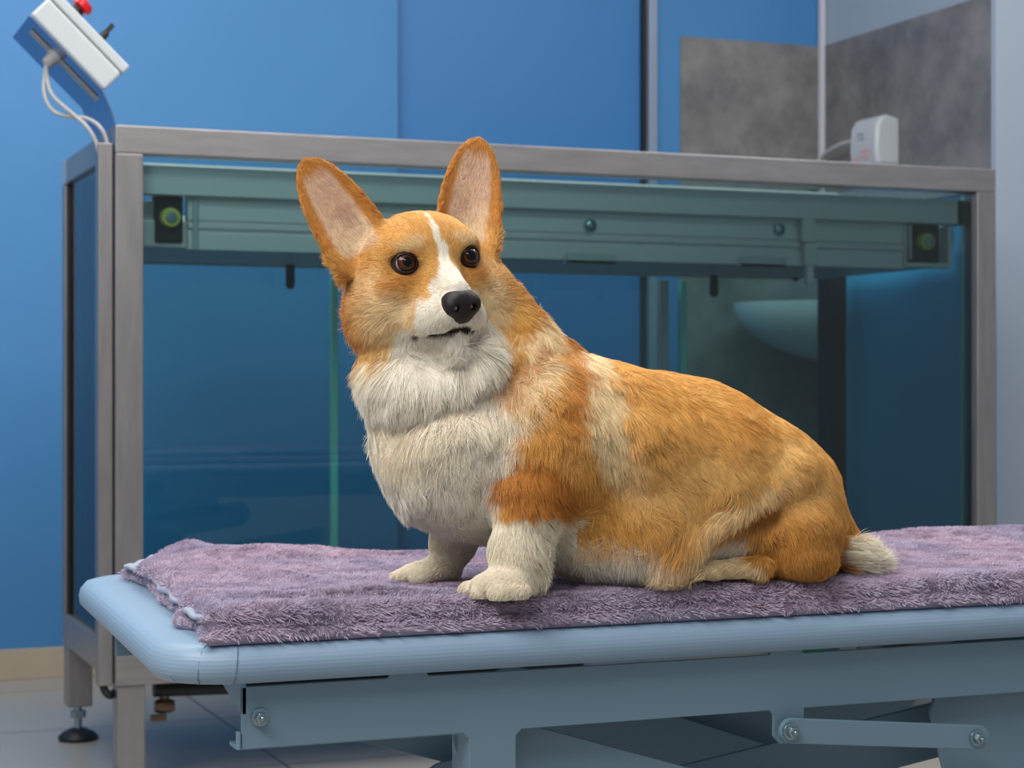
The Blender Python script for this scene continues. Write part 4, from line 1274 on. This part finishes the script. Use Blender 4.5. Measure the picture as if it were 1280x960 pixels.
for k_, e in enumerate(EYE):
    look = nrmz(LOOK + np.array([(0.05 if k_ else 0.0), 0, 0]))
    u_ = nrmz(np.cross([0, 1, 0], look)); v_ = np.cross(look, u_)
    ca = SV[:, 2]; rad = 1.10 + .07 * np.clip((ca - .8) / .2, 0, 1)
    loc_ = SV[:, :1] * u_ + SV[:, 1:2] * v_ + SV[:, 2:] * look
    Pl = np.array(e) + np.array([0, 0, -.12]) + loc_ * rad[:, None]
    ang = np.degrees(np.arccos(np.clip(ca, -1, 1)))
    col = np.tile(np.array(lin((176, 160, 156))), (len(SV), 1))
    iris = np.array(lin((84, 44, 28)))
    col[ang < 58] = np.array(lin((30, 18, 14))); m = ang < 52; col[m] = iris * (1 - .6 * np.clip((ang[m] - 36) / 16, 0, 1))[:, None]
    col[ang < 27] = (.004, .004, .005)
    np_mesh('eye', cam2world(HC + (Pl * .01) @ HB), SQ, EM, corgi, cam2world(HP(*e)), col)
# eyelids: rings closing over the ball, part of the eye area
lid_m = mat('dark_eyelid_skin', (36, 26, 26), 0.35)
for e in EYE:
    V_ = []; Q_ = []; nn = 40
    look = nrmz(np.array([e[0] * .10, .02, 1.0])); u_ = nrmz(np.cross([0, 1, 0], look)); v_ = np.cross(look, u_)
    for j in range(7):
        t = j / 6
        for i in range(nn):
            a = 2 * PI * i / nn; ca_, sa_ = math.cos(a), math.sin(a)
            sgn = 1 if e[0] > 0 else -1
            inner = np.array([ca_ * .94, sa_ * (.84 if sa_ > 0 else .80)])
            inner[1] += -.10 * (ca_ * -sgn) * (1 if ca_ * -sgn > 0 else .3)
            if ca_ * -sgn > .55: inner[0] *= 1.16
            outer = np.array([ca_ * 1.26, sa_ * 1.10])
            p2 = inner * (1 - t) + outer * t
            rr = np.hypot(*p2); z = math.sqrt(max(1.15 ** 2 - min(rr, 1.10) ** 2, 0)) + .05 + .14 * math.sin(t * PI) - .45 * t * t
            V_.append(np.array(e) + np.array([0, 0, -.12]) + p2[0] * u_ + p2[1] * v_ + z * look)
    for j in range(6):
        for i in range(nn): Q_.append((j * nn + i, j * nn + (i + 1) % nn, (j + 1) * nn + (i + 1) % nn, (j + 1) * nn + i))
    o = np_mesh('eyelid', cam2world(HC + (np.array(V_) * .01) @ HB), np.array(Q_), lid_m, corgi, cam2world(HP(*e)))
    sd = o.modifiers.new('thick', 'SOLIDIFY'); sd.thickness = .0008; sd.offset = 0

# ---- nose ---------------------------------------------------------
D2 = Field((-.03, -.03, -.03), (.03, .03, .03), .0006)
def n_(r, u, f): return np.array([r, u, f]) * .01
D2.ell(n_(0, .15, -.1), n_(1.72, 1.2, 1.25), None, .004)
D2.ell(n_(0, -.45, .2), n_(1.35, 1.1, 1.0), None, .004)
for s_ in (-1, 1): D2.ell(n_(s_ * .95, -.05, .45), n_(.82, .95, .85), None, .003)
D2.ell(n_(0, -1.0, .1), n_(1.15, .85, .8), None, .004)
D2.cone(n_(0, .2, 1.35), n_(0, -1.9, 1.0), .0006, .0006, .0012, True)
for s_ in (-1, 1):
    D2.ell(n_(s_ * .78, -.22, 1.25), n_(.27, .30, .7), None, .0015, True)
    D2.cone(n_(s_ * .85, -.25, 1.1), n_(s_ * 1.75, -.55, .55), .0016, .0009, .0015, True)
sl, P = D2.sub((-1, -1, -1), (1, 1, 1))
D2.F = D2.F + .00016 * vnoise(P, 700, 61).astype(np.float32)
NV, NQ = surface_nets(D2.F, D2.lo, D2.h); NV = smooth_verts(NV, NQ, 2)
tl = math.radians(-12)
Rn = np.array([[1, 0, 0], [0, math.cos(tl), math.sin(tl)], [0, -math.sin(tl), math.cos(tl)]])
NOSE = np.array([0, -3.45, 7.55])
nose_m = mat('dog_nose_leather', (30, 22, 27), 0.45, bump=(1500, .25), spec=.35)
np_mesh('nose', cam2world(HC + ((NV @ Rn.T * 107 + NOSE) * .01) @ HB), NQ[:, ::-1], nose_m, corgi, cam2world(HP(*NOSE)))

# ---- fur ----------------------------------------------------------
# guides: (px, py, depth), combing direction (right, up, depth), length cm, lift 0..1
G = [
    ((560, 560, 1.80), (-.12, -1, 0), 2.6, .35), ((500, 560, 1.85), (-.35, -1, 0), 2.8, .40), ((480, 600, 1.86), (-.2, -1, .1), 2.8, .35),
    ((560, 630, 1.82), (.0, -1, 0), 2.4, .25), ((620, 560, 1.81), (-.1, -1, 0), 2.2, .25), ((500, 490, 1.82), (-.15, -1, 0), 3.0, .30),
    ((560, 490, 1.80), (.05, -1, 0), 3.4, .22), ((530, 505, 1.80), (.1, -1, 0), 3.8, .2), ((495, 495, 1.82), (.15, -1, 0), 3.4, .22), ((620, 470, 1.80), (.35, -.9, 0), 2.8, .30), ((640, 420, 1.84), (.5, -.8, 0), 2.6, .35),
    ((445, 440, 1.86), (-.3, -1, .2), 2.2, .35), ((455, 500, 1.88), (-.2, -1, .2), 2.8, .35),
    ((670, 430, 1.88), (.55, -.8, 0), 2.4, .25), ((700, 450, 1.88), (.5, -.85, 0), 2.4, .22), ((690, 520, 1.83), (.25, -1, 0), 2.4, .2),
    ((750, 500, 1.84), (.45, -.9, 0), 2.6, .22), ((760, 440, 1.92), (.9, -.4, 0), 2.0, .18), ((680, 590, 1.80), (.15, -1, 0), 1.6, .2), ((700, 640, 1.80), (.9, -.6, .2), 2.0, .35),
    ((850, 480, 1.92), (1, -.3, 0), 1.7, .18), ((850, 580, 1.85), (.9, -.55, 0), 2.0, .18), ((780, 620, 1.84), (.6, -.9, 0), 2.2, .2),
    ((950, 530, 1.95), (1, -.5, 0), 1.6, .18), ((950, 600, 1.89), (.8, -.7, 0), 1.7, .18), ((1020, 580, 1.97), (.7, -.8, 0), 1.4, .2),
    ((1000, 650, 1.87), (.5, -.9, 0), 1.3, .2), ((1040, 660, 1.95), (.5, -1, 0), 1.4, .25), ((1010, 700, 1.87), (.3, -1, 0), 1.0, .2),
    ((905, 650, 1.865), (-.9, -.8, 0), 2.0, .25), ((850, 690, 1.85), (-.5, -1, 0), 2.8, .3), ((760, 700, 1.84), (.4, -1, 0), 2.8, .3), ((800, 710, 1.84), (.1, -1, 0), 2.8, .3),
    ((900, 712, 1.86), (-1, -.1, 0), .5, .2), ((640, 670, 1.77), (.1, -1, 0), .9, .2), ((690, 690, 1.79), (1, -.35, .1), 2.0, .4), ((630, 720, 1.76), (-.5, -.7, 0), .45, .2),
    ((565, 670, 1.91), (0, -1, 0), .9, .2), ((535, 710, 1.90), (-.7, -.5, 0), .45, .2), ((590, 735, 1.77), (-.7, -.6, 0), .35, .2),
    ((1066, 690, 1.965), (1, .05, 0), 3.0, .35), ((1064, 676, 1.97), (1, .30, 0), 2.6, .45), ((1100, 680, 2.0), (1, .30, 0), 3.2, .4), ((1100, 705, 2.0), (1, -.35, 0), 2.6, .3), ((1036, 690, 1.96), (.9, -.2, 0), 1.4, .3), ((1072, 650, 2.02), (.5, -1, 0), 1.0, .15),
    ((530, 640, 1.86), (.1, -1, 0), 1.8, .25), ((1062, 622, 2.0), (.45, -1, 0), 1.0, .15), ((1066, 650, 2.02), (.3, -1, 0), 1.0, .15), ((1060, 640, 1.97), (.4, -1, 0), 1.0, .15),
]
gp = np.array([C(*g[0]) for g in G]); gd = nrmz(np.array([g[1] for g in G], float)); gl_ = np.array([g[2] for g in G]); gf = np.array([g[3] for g in G])
def comb(P):
    out_d = np.zeros_like(P); out_l = np.zeros(len(P)); out_f = np.zeros(len(P))
    for s0 in range(0, len(P), 50000):
        Q_ = P[s0:s0 + 50000]
        d2 = ((Q_[:, None] - gp[None]) ** 2).sum(-1)
        w = 1 / (d2 + .00025) ** 2; w /= w.sum(1, keepdims=True)
        out_d[s0:s0 + 50000] = w @ gd; out_l[s0:s0 + 50000] = w @ gl_; out_f[s0:s0 + 50000] = w @ gf
    # head
    q = HL(P)
    hw = np.clip((q[:, 1] + 8.0) / 2.0, 0, 1) * np.clip((11.5 - np.linalg.norm(q * np.array([.8, .62, 1.0]), axis=1)) / 2, 0, 1)
    away = q - np.array([0, -2.8, 8.6]); away[:, 1] *= 1.0
    dh = nrmz(nrmz(away) + np.array([0, 0, -.35]))
    low = np.clip((-q[:, 1] - 3.0) / 3, 0, 1)[:, None]
    dh = nrmz(dh * (1 - .55 * low) + np.array([0, -1, 0]) * .8 * low)
    dist = np.linalg.norm(q - np.array([0, -3.4, 7.2]), axis=1)
    lh = np.interp(dist, [1.5, 3.5, 5.5, 8, 11, 14], [.30, .45, .75, 1.3, 2.0, 2.4])
    lh = lh * np.interp(q[:, 1], [-5, -1, 2, 6], [1.35, 1.15, .75, .75])
    ed = np.minimum(np.linalg.norm(q - EYE[0], axis=1), np.linalg.norm(q - EYE[1], axis=1))
    lh = lh * np.interp(ed, [1.2, 3.0], [.28, 1])
    lh = lh * np.where((np.abs(q[:, 1] + 5.85) < .45) & (q[:, 2] > 3.2), .45, 1)
    fh = np.full(len(P), .16) + .12 * low[:, 0]
    for e in (0, 1):
        t, w_, n, L_ = ear_coords(P, e)
        lh = lh * (1 - .5 * np.clip(1 - np.abs(t + 1) / 3.5, 0, 1) * (np.abs(w_) < 5) * (np.abs(n) < 4))
    # ears
    for e in (0, 1):
        t, w_, n, L_ = ear_coords(P, e); b, a_, ww, nn, _ = EAR[e]
        m = np.clip((t - .3) / 1.2, 0, 1) * (np.abs(w_) < 4.6) * (np.abs(n) < 3.2)
        curve = 1.5 * (w_ / 3.4) ** 2 * np.clip(1.15 - t / L_, .15, 1) - .5
        inside = np.clip((n - curve) / .2, 0, 1)
        hh_ = ear_h(t, L_) + .01
        dv = a_ * .9 + ww * (np.clip(w_ / hh_, -1, 1)[:, None]) * .4
        dv = np.where(inside[:, None] > .5, a_ * 1.0 - ww * (np.clip(w_ / hh_, -1, 1)[:, None]) * .5, dv)
        dh = dh * (1 - m[:, None]) + nrmz(dv) * m[:, None]
        le = .38 + inside * .55 * np.clip(1.1 - t / L_, .1, 1)
        lh = lh * (1 - m) + le * m; fh = fh * (1 - m) + .12 * m
        hw = np.maximum(hw, m)
    dhw = dh @ HB
    out_d = out_d * (1 - hw[:, None]) + dhw * hw[:, None]; out_l = out_l * (1 - hw) + lh * hw; out_f = out_f * (1 - hw) + fh * hw
    return nrmz(out_d), out_l * .01, out_f

qv = HL(DV)
dens = np.ones(len(DV))
dens[np.linalg.norm(qv, axis=1) < 12] = 2.6
dens[DV[:, 1] < GZ + .001] = 0
dens *= np.where(DN[:, 2] < .35, 1.0, .25)           # the far side needs fewer
for e in EYE: dens[np.linalg.norm((qv - np.array(e)) * [1, 1.1, 1], axis=1) < 1.36] = 0
dens[np.linalg.norm((qv - NOSE) / [2.0, 1.7, 1.7], axis=1) < 1.0] = 0
nD = int(420000 * FUR)
t, B = sample_surface(DV, DQ, nD, dens)
R0 = bary(DV, t, B); N0 = nrmz(bary(DN, t, B))
d0, L0, F0 = comb(R0)
# clumps: neighbouring hairs lean the same way
cl = np.stack([vnoise(R0, 110, 71), vnoise(R0, 110, 72), vnoise(R0, 110, 73)], 1) * .34 + np.stack([vnoise(R0, 300, 74), vnoise(R0, 300, 75), vnoise(R0, 300, 76)], 1) * .30
d0 = d0 + cl * np.clip(L0 * 80, .3, 1.9)[:, None] + rng.normal(0, .07, R0.shape)
d0 = d0 - N0 * (d0 * N0).sum(1, keepdims=True)
d0 = nrmz(d0)
L0 = L0 * rng.uniform(.65, 1.15, nD) * (1 + .2 * vnoise(R0, 80, 77))
Dr = nrmz(d0 + N0 * (F0 * 1.1 + .06)[:, None])
grav = np.array([0, -1, 0])
pts = []
seg = (0, .3, .65, 1.0)
for s in seg:
    pts.append(R0 + Dr * (L0 * s)[:, None] - N0 * (L0 * F0 * .55 * s * s)[:, None] + grav * (L0 * .10 * s * s)[:, None])
PD = np.stack(pts, 1)
PD[:, :, 1] = np.maximum(PD[:, :, 1], GZ + .0005)
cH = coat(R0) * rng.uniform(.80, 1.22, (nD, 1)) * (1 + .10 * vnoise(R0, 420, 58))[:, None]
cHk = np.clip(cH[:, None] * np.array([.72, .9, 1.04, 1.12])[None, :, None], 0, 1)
wid = np.interp(L0, [.003, .03], [.00017, .00026]) / math.sqrt(max(FUR, .2)) * .95
radD = wid[:, None] * np.array([1, .95, .75, .2])[None]
hair_obj('fur', cam2world(PD), radD, cHk, fur_m, corgi, dl)
